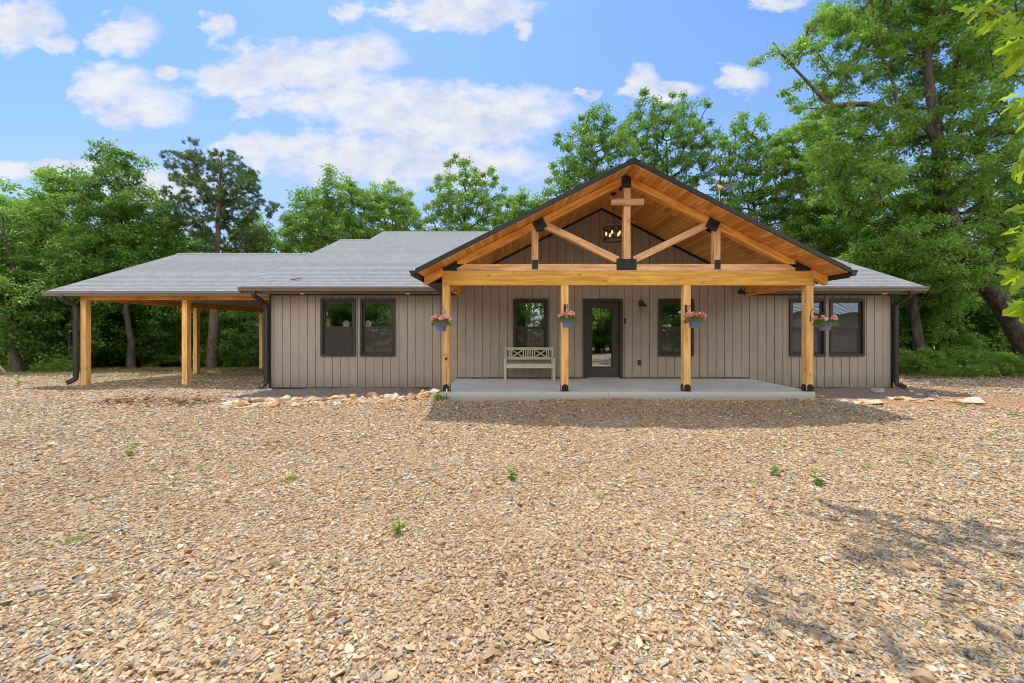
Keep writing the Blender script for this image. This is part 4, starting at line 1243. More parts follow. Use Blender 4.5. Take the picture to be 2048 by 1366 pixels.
def sample_blobs(blobs, n, rng, gap):
    """cluster centres through the crown, thicker towards its skin, kept apart from each other"""
    vol = np.array([b[3] * b[4] * b[5] for b in blobs]); vol = vol ** .8 / (vol ** .8).sum()
    out = []; tries = 0
    arr = np.zeros((n, 3)); k = 0
    while k < n and tries < n * 30:
        tries += 1
        b = blobs[rng.choice(len(blobs), p=vol)]
        u = rng.normal(0, 1, 3); u /= np.linalg.norm(u); r = rng.uniform(0.05, 1) ** (1 / 2.6)
        q = np.array(b[:3]) + u * r * np.array(b[3:6])
        if k and np.min(np.linalg.norm(arr[:k] - q, axis=1)) < gap * (1 if tries < n * 12 else .5): continue
        arr[k] = q; k += 1
    return arr[:k]


def cluster_leaves(C, per, rad, Lf, rng, flat=0.55, droop=0.25, wr=0.30):
    n = len(C) * per
    ci = np.repeat(np.arange(len(C)), per)
    rc = rad * rng.uniform(.65, 1.35, len(C))[ci]
    off = rng.normal(0, 1, (n, 3)); off = unit(off) * (rng.uniform(0.02, 1, n) ** (1 / 2.2))[:, None]
    # every cluster is made of a few leafy sprays
    sp = unit(rng.normal(0, 1, (len(C), 5, 3))); pick = sp[ci, rng.integers(0, 5, n)]
    off = off * .62 + pick * .5 * rng.uniform(.4, 1, n)[:, None]
    P = C[ci] + off * rc[:, None] * np.array([1, 1, flat])
    D = unit(off * np.array([1, 1, .5]) + rng.normal(0, .55, (n, 3)) - np.array([0, 0, droop]))
    Nn = unit(np.array([0, -.12, 1.0]) + rng.normal(0, .68, (n, 3)))
    Ls = Lf * rng.uniform(.65, 1.3, n)
    V, Fq = leaf_quads(P, D, Nn, Ls, Ls * wr)
    tint = np.clip(rng.uniform(0, 1, n) * .55 + rng.uniform(0, .45, len(C))[ci], 0, 1)
    return V, Fq, tint


def PB(blobs, Y, dmul=1.0):
    """(px, py, rx, ry[, dY]) measured on the photograph at distance Y -> ellipsoids in metres with their own depth"""
    out = []
    for q in blobs:
        px, py, rx, ry = q[:4]; dy = q[4] if len(q) > 4 else 0
        c = at(px, py, Y + dy); s = (Y + dy) / 800.0
        out.append((c.x, c.y, c.z, rx * s, rx * s * dmul, ry * s))
    return out


def jitter_spine(base, top, rng, lean=0.04):
    base = np.array(base, float); top = np.array(top, float); n = 7
    pts = [base + (top - base) * i / (n - 1) for i in range(n)]
    h = np.linalg.norm(top - base)
    for i in range(1, n - 1): pts[i] = pts[i] + np.append(rng.normal(0, lean * h * .35, 2), 0)
    return pts


def make_tree(name, label, base, blobs, seed, ncl=150, per=85, rad=.55, Lf=.17, r0=.16, spines=None, leaf=None, bark=None, gap=.42, group=None, rt=.016, trunk_to=.82, rise=.25, flat=.68, cat='tree', droop=.25, local=False):
    rng = np.random.default_rng(seed)
    leaf = leaf or M_OAK; bark = bark or M_BARK
    C = sample_blobs(blobs, ncl, rng, gap)
    base = np.array(base, float)
    if spines is None:
        tz = max(b[2] + b[5] for b in blobs); cx = np.mean([b[0] for b in blobs]); cy = np.mean([b[1] for b in blobs])
        top = np.array([cx, cy, base[2] + (tz - base[2]) * trunk_to])
        spines = [(jitter_spine(base - [0, 0, .25], top, rng), r0, r0 * .14)]
    A, fixed, cnt, chains = skeleton(spines, C, rng, rise)
    # flare at the foot
    for i in range(min(4, len(A))):
        if fixed[i] > 0: fixed[i] *= (1.35, 1.22, 1.1, 1.04)[i]
    V, Fq = branch_mesh(A, fixed, cnt, chains, rt, r0 * .75)
    t = thing(name, label, cat, tuple(base), group)
    M = Matrix.Translation(Vector(base))
    V = V - base
    place(bpy.data.objects.new('trunk', np_mesh('trunk', V, Fq, bark, smooth=True)), M, t)
    V, Fq, tint = cluster_leaves(C, int(per * 1.6), rad, Lf * .76, rng, flat, droop)
    V = V - base
    place(bpy.data.objects.new('crown', np_mesh('crown', V, Fq, leaf, {'tint': ('FACE', 'FLOAT', tint)})), M, t)
    return t


def gbase(px, Y, dx=0): x = (px - 1024) * Y / 800 + dx; return (x, Y, gz(x, Y))


# ---- the named trees round the clearing
T_ROUND = make_tree('oak_tree', 'rounded bright green oak standing left of the carport roof', gbase(100, 21.5), PB([(75, 395, 62, 62), (30, 455, 85, 70), (115, 470, 70, 70), (65, 560, 110, 80), (120, 640, 80, 60)], 21.5), 1, 250, 95, .62, .19, .19, leaf=M_OAK2)
T_TALL = make_tree('oak_tree', 'tall loose-topped oak rising above the left end of the carport roof', gbase(262, 20), PB([(235, 335, 48, 42), (262, 360, 40, 36), (160, 375, 45, 32), (205, 430, 80, 62), (285, 440, 58, 60), (240, 520, 95, 70), (310, 510, 50, 60)], 20), 2, 250, 95, .55, .18, .16)
T_EDGE = make_tree('oak_tree', 'dark leafy oak cut by the left edge with a pale grey stem', gbase(37, 17.5), PB([(-30, 440, 60, 80), (-20, 540, 75, 60), (60, 590, 70, 50), (10, 650, 60, 40)], 17.5), 3, 150, 90, .55, .17, .17, leaf=M_DEEP)
T_MIDL = make_tree('hickory_tree', 'light green hickory filling the gap between the tall oak and the pine', gbase(345, 27), PB([(345, 480, 55, 50), (395, 520, 70, 45), (330, 545, 60, 50), (420, 590, 60, 40)], 27), 4, 170, 85, .62, .20, .15, leaf=M_OAK2)
T_BEHC = make_tree('hickory_tree', 'low pale green tree showing over the carport roof right of the pine', gbase(555, 29), PB([(545, 492, 45, 26), (590, 480, 40, 38), (520, 540, 60, 40), (600, 540, 60, 40)], 29), 5, 120, 80, .6, .2, .14, leaf=M_OAK2)
T_A = make_tree('oak_tree', 'broad light oak above the roof step between carport and house', gbase(675, 26), PB([(668, 372, 34, 34), (640, 420, 52, 42), (700, 410, 42, 45), (610, 450, 38, 34), (665, 470, 85, 48)], 26), 6, 200, 85, .55, .19, .17, leaf=M_OAK2, gap=.5)
T_B = make_tree('oak_tree', 'narrow light oak just left of the high ridge', gbase(778, 28), PB([(768, 388, 32, 28), (800, 400, 26, 26), (770, 430, 48, 40), (815, 450, 34, 36), (770, 480, 55, 30)], 28), 7, 150, 85, .55, .19, .15, leaf=M_OAK2, gap=.5)
T_C = make_tree('oak_tree', 'dark fan-crowned oak standing alone left of the porch gable', gbase(930, 27), PB([(930, 342, 38, 32), (965, 375, 45, 40), (895, 385, 42, 40), (935, 415, 82, 42), (880, 440, 38, 35), (990, 420, 38, 38), (935, 470, 85, 28)], 27), 8, 190, 80, .46, .17, .2, gap=.5)
T_D = make_tree('hickory_tree', 'small yellow-green tree tucked against the left slope of the gable', gbase(1045, 31), PB([(1045, 420, 42, 36), (1010, 450, 36, 30), (1075, 440, 40, 40)], 31), 9, 110, 75, .6, .2, .13, leaf=M_OAK2)
T_E = make_tree('oak_tree', 'wide oak rising behind the left slope of the porch gable', gbase(1190, 24), PB([(1190, 250, 38, 34), (1150, 290, 42, 36), (1222, 275, 40, 40), (1200, 330, 85, 52), (1128, 350, 36, 34), (1150, 390, 70, 40), (1240, 390, 60, 45)], 24), 10, 240, 80, .46, .165, .2, gap=.5)
T_F = make_tree('oak_tree', 'tallest oak directly behind the gable peak', gbase(1325, 24.5), PB([(1300, 220, 44, 36), (1345, 215, 34, 32), (1392, 232, 34, 36), (1270, 260, 40, 36), (1335, 285, 85, 55), (1400, 290, 34, 34), (1330, 350, 85, 50), (1290, 410, 80, 50)], 24.5), 11, 250, 80, .46, .165, .22, gap=.5)
T_G = make_tree('oak_tree', 'oak with open branches behind the roof antenna', gbase(1490, 23), PB([(1490, 262, 46, 34), (1455, 310, 50, 40), (1530, 320, 55, 42), (1560, 285, 34, 30), (1475, 375, 70, 45), (1550, 390, 55, 45), (1480, 440, 80, 40), (1590, 450, 60, 45)], 23), 12, 240, 80, .46, .165, .2, gap=.5)
T_H = make_tree('oak_tree', 'oak between the antenna tree and the great oak, over the right roof slope', gbase(1640, 21.5), PB([(1610, 290, 55, 45), (1650, 250, 45, 36), (1580, 330, 45, 40), (1660, 340, 60, 45), (1600, 400, 60, 50), (1680, 430, 70, 60), (1620, 480, 80, 45), (1740, 490, 70, 55)], 21.5), 13, 400, 90, .52, .17, .2, leaf=M_OAK2)
T_I = make_tree('hickory_tree', 'slim grey-stemmed hickory at the right end of the house', gbase(1838, 17.2), PB([(1800, 470, 60, 40), (1860, 500, 60, 40), (1790, 540, 55, 34), (1870, 570, 55, 36), (1740, 520, 50, 36)], 17.2), 14, 190, 85, .5, .16, .19,
                spines=[([at(1838, 752, 17.2), at(1838, 690, 17.2), at(1828, 620, 17.2), at(1826, 540, 17.2), at(1815, 460, 17.2), at(1812, 400, 17.2)], .19, .07)])

# ---- the great oak on the right
YO = 15.5
def o(px, py, d=0): return tuple(at(px, py, YO + d))
OSP = [([o(2092, 760), o(2075, 730), o(2042, 672), o(2005, 610), o(1955, 545), o(1918, 480), o(1895, 415), o(1884, 345), o(1876, 290), o(1868, 234), o(1858, 165), o(1852, 90), o(1862, 10), o(1880, -90)], .37, .06),
       ([o(1880, 300), o(1862, 262), o(1844, 243), o(1797, 223), o(1733, 208), o(1690, 209), o(1663, 212), o(1635, 186), o(1612, 160), o(1585, 133), o(1560, 104), o(1546, 84)], .15, .018),
       ([o(1797, 223), o(1789, 172), o(1764, 112), o(1748, 40), o(1740, -20)], .07, .02),
       ([o(1872, 262), o(1885, 205, .5), o(1926, 146, 1), o(1979, 100, 1.5), o(2050, 40, 2)], .14, .04),
       ([o(1884, 345), o(1945, 290, -.6), o(2010, 250, -1), o(2080, 190, -1.2)], .13, .04),
       ([o(1935, 520), o(1880, 500, .4), o(1800, 470, .8), o(1720, 440, 1)], .11, .03),
       ([o(1955, 545), o(2000, 500, -.6), o(2080, 440, -1.2)], .12, .04)]
OBL = [(1515, 100, 16, 16), (1530, 150, 20, 34), (1568, 112, 30, 24), (1585, 160, 20, 20), (1612, 108, 34, 28), (1650, 55, 34, 42), (1600, 195, 34, 22, .4), (1650, 165, 40, 34, .8), (1700, 180, 46, 30, .8), (1740, 225, 60, 34, .8), (1620, 60, 26, 30), (1680, 30, 40, 40, .5), (1790, 40, 60, 60, .8), (1840, 190, 60, 60, 1.3), (1950, 160, 60, 50, .8), (1690, 330, 60, 36, .5), (1640, 235, 44, 22, .2), (1690, 105, 46, 50), (1735, 35, 60, 50), (1745, 130, 50, 50, .5), (1800, 95, 70, 70, .8),
       (1850, 20, 90, 60), (1900, 110, 80, 70, 1), (1960, 60, 80, 80, -1), (2020, 120, 80, 80, .5), (1690, 262, 70, 34, .6), (1760, 290, 85, 46, .5), (1830, 320, 80, 56, 1.3), (1960, 220, 90, 70, -.8), (2040, 270, 80, 80),
       (1950, 340, 95, 66, -1.0), (1800, 400, 95, 48, .8), (1715, 400, 70, 45, 1), (1900, 430, 95, 60, 1.6), (2010, 420, 90, 80, 1.2), (1870, 520, 50, 40, -1.0), (2035, 470, 50, 50, -1.4), (1860, -70, 170, 60), (2060, -20, 120, 90), (1880, 560, 60, 30, -.8), (1955, 560, 40, 24, -1.3), (1760, 360, 70, 40, -.9), (1660, 300, 50, 34), (1870, 380, 60, 40, 1.4), (2000, 320, 70, 50, -1), (1990, 540, 44, 30, -1.2), (1920, 480, 50, 26, -1.2), (1850, 470, 60, 40, -1.2)]
T_OAK = make_tree('oak_tree', 'great old oak with a thick leaning trunk overhanging the right end of the house', gbase(2092, YO), PB([(q[0], q[1], q[2] * 1.06, q[3] * 1.06) + q[4:] for q in OBL], YO, 1.15), 15, 1350, 84, .42, .14, .37, leaf=M_OAK2, spines=OSP, gap=.30, rt=.012, rise=.12)

# ---- pine
def make_pine():
    rng = np.random.default_rng(31)
    Y = 22.0; base = np.array(gbase(425, Y)); s = Y / 800
    tk = [at(425, 742, Y), at(428, 640, Y), at(432, 540, Y), at(436, 470, Y), at(438, 400, Y), at(441, 345, Y), at(443, 318, Y)]
    spines = [([np.array(p) for p in tk], .30, .035)]
    C = []
    # measured foliage pads: px, py, rx, ry
    pads = [(442, 318, 18, 10), (420, 322, 16, 10), (395, 312, 14, 12), (385, 325, 16, 10), (465, 325, 16, 10), (485, 340, 12, 12), (375, 345, 22, 12), (402, 345, 20, 10), (420, 352, 22, 10), (365, 362, 12, 8), (470, 345, 18, 10),
            (495, 355, 12, 12), (405, 372, 26, 12), (480, 375, 18, 9), (500, 375, 12, 12), (385, 385, 16, 10), (515, 378, 12, 8), (345, 390, 14, 8), (365, 402, 22, 8), (395, 402, 24, 12), (430, 392, 20, 10), (470, 400, 30, 10), (510, 400, 22, 8),
            (540, 408, 8, 8), (345, 415, 14, 6), (365, 432, 22, 8), (410, 430, 24, 10), (470, 428, 30, 10), (515, 425, 20, 8), (525, 440, 14, 7), (350, 446, 18, 9), (385, 450, 24, 10), (420, 452, 20, 9), (480, 450, 30, 8), (520, 455, 16, 6),
            (365, 470, 24, 8), (400, 475, 24, 8), (480, 474, 34, 8), (515, 478, 20, 6), (400, 495, 20, 6), (470, 495, 30, 6), (500, 492, 20, 5), (535, 470, 14, 6)]
    for (px, py, rx, ry) in pads:
        k = max(2, int(rx * ry / 34))
        for i in range(k):
            c = at(px + rng.uniform(-1, 1) * rx, py + rng.uniform(-1, 1) * ry, Y); off = abs(c.x - (435 - 1024) * s)
            c.y += rng.uniform(-1, 1) * max(1.0, 2.3 - off * .5); C.append(np.array(c))
    for (px, py, rx, ry) in pads:      # the same boughs fore and aft
        ang = rng.uniform(1.1, 2.0) * rng.choice([-1, 1]); off = (px - 437) * s
        for i in range(1):
            z = at(px, py, Y).z + rng.uniform(-.25, .25); rr = off * rng.uniform(.5, 1.0)
            C.append(np.array([(437 - 1024) * s + rr * math.cos(ang), Y + rr * math.sin(ang), z]))
    C = np.array(C)
    A, fixed, cnt, chains = skeleton(spines, C, rng, rise=.30, wob=.07)
    V, Fq = branch_mesh(A, fixed, cnt, chains, .013, .09)
    t = thing('pine_tree', 'tall dark pine with tiered open boughs behind the carport', 'tree', tuple(base))
    M = Matrix.Translation(Vector(base))
    place(bpy.data.objects.new('trunk', np_mesh('trunk', V - base, Fq, M_PBARK, smooth=True)), M, t)
    # needle tufts: small brushes of long thin needles
    tuft = np.repeat(C, 9, axis=0) + rng.normal(0, 1, (len(C) * 9, 3)) * [.17, .17, .09]
    axis = unit(rng.normal(0, .6, (len(tuft), 3)) + [0, 0, .7])
    per = 34; P = np.repeat(tuft, per, 0); n = len(P)
    D = unit(np.repeat(axis, per, 0) * .75 + unit(rng.normal(0, 1, (n, 3)))); Nn = unit(rng.normal(0, 1, (n, 3)))
    Ls = rng.uniform(.13, .22, n); V, Fq = leaf_quads(P, D, Nn, Ls, np.full(n, .011))
    tint = np.clip(np.repeat(rng.uniform(.1, .8, len(tuft)), per) + rng.normal(0, .12, n), 0, 1)
    place(bpy.data.objects.new('crown', np_mesh('crown', V - base, Fq, M_PINE, {'tint': ('FACE', 'FLOAT', tint)})), M, t)


make_pine()

# ---- the tree the camera stands under: its near sprays hang in at the right edge
def lobed_leaves(P, D, Nn, Ls):
    """maple-like outlines, ten corners each"""
    S = np.cross(D, Nn); S = unit(S); Nn = np.cross(S, D)
    shape = [(0, 0), (.02, .30), (.24, .17), (.42, .47), (.52, .18), (.80, .22), (1.0, 0), (.80, -.22), (.52, -.18), (.42, -.47), (.24, -.17), (.02, -.30)]
    V = np.stack([P + D * (a * Ls)[:, None] + S * (c * Ls)[:, None] + Nn * ((abs(c) * .35 - a * a * .22) * Ls)[:, None] for a, c in shape], 1)
    n = len(P); idx = np.arange(n * 12).reshape(n, 12)
    # fans of triangles from the stalk keep the lobes crisp
    tri = [(0, 1, 2), (0, 2, 4), (2, 3, 4), (0, 4, 6), (4, 5, 6), (0, 6, 8), (6, 7, 8), (0, 8, 10), (8, 9, 10), (0, 10, 11)]
    return V.reshape(-1, 3), np.concatenate([idx[:, t] for t in tri])


def near_tree():
    rng = np.random.default_rng(77)
    base = np.array([7.6, .6, gz(7.6, .6)])
    blobs = [(.5, 4.5, 8.3, 1.5, .45, .4), (1.5, 5.7, 8.2, .9, .35, .35), (2.6, 5.3, 8.0, 1.7, .5, .5), (3.0, 4.4, 8.1, 1.5, .5, .4), (3.9, 3.9, 7.6, 1.5, .7, .6), (5.2, 3.4, 8.2, 2.2, 1.4, 1.3), (7.0, 1.6, 8.8, 2.6, 2.2, 2.0), (4.2, 2.2, 8.8, 2.2, 1.6, 1.2), (7.4, -.6, 8.0, 2.4, 2.2, 1.8), (4.9, 2.9, 7.0, 1.0, .6, .5)]
    C = sample_blobs(blobs, 230, rng, .36)
    spr = [((3.90, 3.0), 40, 170, 10), ((4.02, 3.1), 130, 60, 8), ((3.98, 3.05), 20, 40, 6), ((4.02, 3.0), 315, 30, 7), ((3.99, 3.0), 470, 24, 6), ((4.05, 3.0), 560, 40, 7), ((3.98, 3.0), 610, 20, 4)]
    # hand placed sprays: px, py at about 3 m
    NEAR = [(1996, 30, 3.3), (2022, 62, 3.1), (2040, 48, 3.0), (2012, 88, 3.2), (2035, 84, 3.0), (2046, 110, 3.0), (2046, 70, 2.9), (1955, 8, 3.6), (1930, 18, 3.7), (2030, 190, 3.0), (2044, 215, 2.9), (2025, 228, 3.1), (2046, 240, 2.9), (2036, 288, 3.0), (2046, 310, 3.0), (2030, 318, 3.1),
            (2040, 424, 3.1), (2030, 455, 3.2), (2046, 462, 3.0), (2042, 492, 3.0), (2044, 548, 3.0), (2046, 590, 2.9), (2044, 610, 2.9)]
    CN = np.array([tuple(at(px + 26, py, Y)) for px, py, Y in NEAR])
    spines = [([base - [0, 0, .3], (7.5, .65, 2.2), (7.3, .8, 4.4), (6.9, 1.2, 6.2), (6.6, 1.5, 8.0)], .26, .08),
              ([(7.4, .7, 3.6), (6.2, 1.6, 4.3), (5.2, 2.4, 4.5), (4.55, 2.8, 4.1), (4.25, 2.95, 3.5), (4.12, 3.0, 2.6), (4.1, 3.0, 1.9)], .06, .010),
              ([(7.1, 1.0, 5.2), (5.6, 2.3, 6.6), (4.2, 3.4, 7.5), (2.8, 4.2, 8.1)], .08, .03), ([(2.8, 4.2, 8.1), (1.6, 4.5, 8.3), (.2, 4.6, 8.4)], .03, .01), ([(2.8, 4.2, 8.1), (2.3, 5.2, 8.1), (1.5, 5.7, 8.2)], .025, .01)]
    A, fixed, cnt, chains = skeleton(spines, np.concatenate([C, CN]), rng, .1)
    V, Fq = branch_mesh(A, fixed, cnt, chains, .008, .09)
    t = thing('maple_tree', 'young maple whose sunlit yellow-green leaves hang in along the right edge', 'tree', tuple(base))
    M = Matrix.Translation(Vector(base))
    place(bpy.data.objects.new('trunk', np_mesh('trunk', V - base, Fq, M_BARK, smooth=True)), M, t)
    def leaves(CC, per, rad, Lf):
        n = len(CC) * per; ci = np.repeat(np.arange(len(CC)), per)
        off = unit(rng.normal(0, 1, (n, 3))) * (rng.uniform(.05, 1, n) ** .5)[:, None] * rad
        P = CC[ci] + off * [1, 1, .6]; D = unit(off / rad + rng.normal(0, .5, (n, 3)) - [0.2, 0, .45]); Nn = unit(rng.normal(0, .5, (n, 3)) + [0, -.35, 1.0])
        return lobed_leaves(P, D, Nn, Lf * rng.uniform(.7, 1.25, n))
    V1, F1 = leaves(C, 48, .36, .14); V2, F2 = leaves(CN, 6, .10, .125)
    V = np.concatenate([V1, V2]); Fq = np.concatenate([F1, F2 + len(V1)])
    n1, n2 = len(V1) // 12, len(V2) // 12; tint = np.concatenate([np.tile(rng.uniform(0, 1, n1), 10), np.tile(rng.uniform(0, 1, n2), 10)])
    place(bpy.data.objects.new('crown', np_mesh('crown', V - base, Fq, M_NEAR, {'tint': ('FACE', 'FLOAT', tint)})), M, t)


near_tree()

# ---- woods: young trees and saplings between the big ones
def proto(kind, seed):
    rng = np.random.default_rng(seed)
    if kind == 'sapling':
        bl = [(rng.uniform(-.5, .5), rng.uniform(-.5, .5), z, rng.uniform(.8, 1.3), rng.uniform(.8, 1.3), .6) for z in (.9, 1.7, 2.6, 3.5)]
        return make_tree('sapling', 'leafy sapling in the shade at the edge of the woods', (0, 0, 0), bl, seed, 62, 70, .45, .15, .05, leaf=M_DEEP, gap=.35, group='saplings in the understory', rt=.007)
    if kind == 'bush':
        bl = [(rng.uniform(-.6, .6), rng.uniform(-.4, .4), z, .75, .7, .3) for z in (.25, .45, .7, .5)]
        return make_tree('bush', 'low leafy bush at the edge of the gravel', (0, 0, 0), bl, seed, 46, 60, .28, .10, .02, leaf=M_OAK2, gap=.2, group='low bushes along the wood edge', rt=.004, cat='bush')
    bl = [(rng.uniform(-.8, .8), rng.uniform(-.8, .8), z, r, r, .95) for z, r in ((4.2, 1.7), (5.6, 2.1), (7.0, 2.0), (8.4, 1.6), (9.4, 1.0))]
    return make_tree('woodland_tree', 'dark woodland tree among the others behind the clearing', (0, 0, 0), bl, seed, 150, 80, .62, .19, .14, leaf=M_DEEP, gap=.45, group='trees deeper in the woods')


def scatter(protos, spots, zs, seed, label=None):
    rng = random.Random(seed); used = set()
    for i, (x, y) in enumerate(spots):
        k = rng.randrange(len(protos)); p = protos[k]; s = rng.uniform(*zs); rz = rng.uniform(0, 6.28)
        loc = (x, y, gz(x, y))
        if k not in used:
            used.add(k); M = Matrix.Translation(Vector(loc)) @ Matrix.Rotation(rz, 4, 'Z') @ Matrix.Scale(s, 4)
            p.matrix_basis = M
        else: dup(p, loc, rz, s)
    for k, p in enumerate(protos):
        if k not in used:
            for c in list(p.children): bpy.data.objects.remove(c)
            bpy.data.objects.remove(p)


rnd = random.Random(5)
def spot_px(px0, px1, y0, y1):
    y = rnd.uniform(y0, y1); return ((rnd.uniform(px0, px1) - 1024) * y / 800, y)


wt = [proto('tree', 41), proto('tree', 42), proto('tree', 43)]
spots = [spot_px(-30, 560, 25, 40) for _ in range(13)] + [spot_px(1770, 2080, 22, 38) for _ in range(10)] + [spot_px(560, 1780, 32, 42) for _ in range(14)]
scatter(wt, spots, (.75, 1.1), 9)
sp = [proto('sapling', 51), proto('sapling', 52), proto('sapling', 53)]
spots = [spot_px(-30, 150, 18.5, 21) for _ in range(9)] + [spot_px(-30, 545, 22.5, 30) for _ in range(46)] + [spot_px(1795, 2070, 18.5, 26) for _ in range(30)]
scatter(sp, spots, (.8, 1.35), 10)
bu = [proto('bush', 61), proto('bush', 62), proto('bush', 63)]
spots = [spot_px(1790, 2060, 14.7, 17.5) for _ in range(36)] + [spot_px(-20, 150, 17.5, 19.5) for _ in range(8)] + [spot_px(180, 540, 22.5, 25) for _ in range(22)]
scatter(bu, spots, (.45, 1.15), 11)


# far woods, one mass
def far_woods():
    rng = np.random.default_rng(90)
    n = 2600
    x = rng.uniform(-95, 95, n); y = rng.uniform(43, 60, n); z = rng.uniform(0, 1, n) ** .8 * 9.5 - 1.4
    C1 = np.stack([x, y, z], 1)
    n2 = 1500
    a = rng.uniform(math.pi * 1.02, math.pi * 1.98, n2); r = rng.uniform(24, 38, n2)
    C2 = np.stack([r * np.cos(a) * 1.5, r * np.sin(a), rng.uniform(0, 1, n2) ** .8 * 11 - .8], 1)
    n3 = 600; s = rng.choice([-1, 1], n3)
    C3 = np.stack([s * rng.uniform(45, 60, n3), rng.uniform(-10, 45, n3), rng.uniform(-1, 10, n3)], 1)
    C = np.concatenate([C1, C2, C3])
    V, Fq, tint = cluster_leaves(C, 42, 1.5, .42, rng, .7, .2, .32)
    me = np_mesh('woods', V, Fq, M_DEEP, {'tint': ('FACE', 'FLOAT', tint)})
    tag(place(bpy.data.objects.new('woods', me)), 'far dark woods closing the view behind the trees', kind='stuff')


far_woods()
# trees across the drive that the glass mirrors
for i, (src, x, y, s, rz) in enumerate([(T_A, 6.4, -8.5, 1.0, .4), (T_C, -4.5, -10, 1.05, 2.1), (T_E, -12, -9, .8, 1.2), (T_B, 10, -12, 1.1, 3.0), (T_G, -19, -12, .9, .9), (T_F, 1, -14, .8, 5.0)]):
    dup(src, (x, y, gz(x, y)), rz, s, 'leafy tree across the drive seen only as a reflection in the panes', 'trees across the drive mirrored in the glass')

sp2 = [proto('sapling', 54), proto('sapling', 55)]
for p in sp2: p['label'] = 'sapling across the drive seen only as a reflection in the panes'; p['group'] = 'saplings across the drive mirrored in the glass'
scatter(sp2, [(rnd.uniform(-22, 14), rnd.uniform(-13, -7)) for _ in range(34)] + [(5.6, -7), (6.8, -7.6), (7.6, -9.5), (6.3, -10), (5.2, -9), (8.3, -8)], (1.0, 1.6), 12)

# the pale outbuilding that the right windows mirror
OB = thing('outbuilding', 'pale shed with a ribbed metal roof mirrored in the right windows', 'building', (24, -10, gz(24, -10)))
b = MB(); b.box(17.5, 30, -14, -7.5, -.5, 3.0); b.obj('wall', plain('cream_cladding', (.55, .50, .40), .7, .2), OB)
b = MB(); b.add([(17, -7, 2.9), (30.5, -7, 2.9), (30.5, -10.75, 4.6), (17, -10.75, 4.6), (17, -14.5, 2.9), (30.5, -14.5, 2.9)], [(0, 1, 2, 3), (3, 2, 5, 4)])
for k in range(34): b.bar((17.2 + k * .4, -7, 2.93), (17.2 + k * .4, -10.75, 4.63), .06, .05)
b.obj('roof', plain('pale_metal_roof', (.45, .52, .58), .35, .5, metal=.4), OB)
b = MB(); b.box(20.5, 23.5, -7.498, -7.44, -.2, 2.4); b.obj('garage_door', M_WHITE, OB)

# leaning pale limb and a thin fence stake in the woods
p0, p1 = on_ground(16, 757, -.2), at(-12, 722, 16.2)
b = MB(); b.tube([tuple(at(18, 757, 16.0)), tuple(at(8, 742, 16.1)), tuple(at(-14, 716, 16.4))], [.05, .045, .03], 8)
tag(b.obj('fallen_limb', plain('dry_bark', (.36, .29, .22), .9, .1)), 'bare pale limb leaning at the left edge of the woods', 'branch')
q = gbase(1868, 17.5); t = thing('fence_stake', 'thin metal stake with a white tip in the woods right of the house', 'stake', q)
zt = at(1868, 692, 17.5).z
b = MB(); b.bar((q[0], q[1], q[2] - .1), (q[0], q[1], zt - .15), .035, .035); b.obj('shaft', M_BRONZE, t)
b = MB(); b.bar((q[0], q[1], zt - .149), (q[0], q[1], zt), .04, .04); b.obj('tip', M_WHITE, t)

# ================================================================ GRAVEL, EDGING STONES, WEEDS
def ico():
    g = (1 + 5 ** .5) / 2
    v = np.array([(-1, g, 0), (1, g, 0), (-1, -g, 0), (1, -g, 0), (0, -1, g), (0, 1, g), (0, -1, -g), (0, 1, -g), (g, 0, -1), (g, 0, 1), (-g, 0, -1), (-g, 0, 1)], float)
    f = np.array([(0, 11, 5), (0, 5, 1), (0, 1, 7), (0, 7, 10), (0, 10, 11), (1, 5, 9), (5, 11, 4), (11, 10, 2), (10, 7, 6), (7, 1, 8), (3, 9, 4), (3, 4, 2), (3, 2, 6), (3, 6, 8), (3, 8, 9), (4, 9, 5), (2, 4, 11), (6, 2, 10), (8, 6, 7), (9, 8, 1)])
    return v / np.linalg.norm(v[0]), f


TONES = np.array([0.92, 0.94, 0.93]) * np.array([(.54, .37, .21), (.60, .44, .27), (.66, .54, .38), (.50, .31, .16), (.44, .23, .11), (.40, .37, .33), (.25, .26, .28), (.70, .62, .50), (.36, .26, .17), (.17, .19, .22), (.50, .44, .36)])
TW = np.array([.25, .21, .11, .18, .07, .05, .016, .03, .07, .006, .05]); TW = TW / TW.sum()
TW2 = np.array([.20, .17, .12, .13, .05, .10, .045, .04, .06, .012, .10]); TW2 = TW2 / TW2.sum()


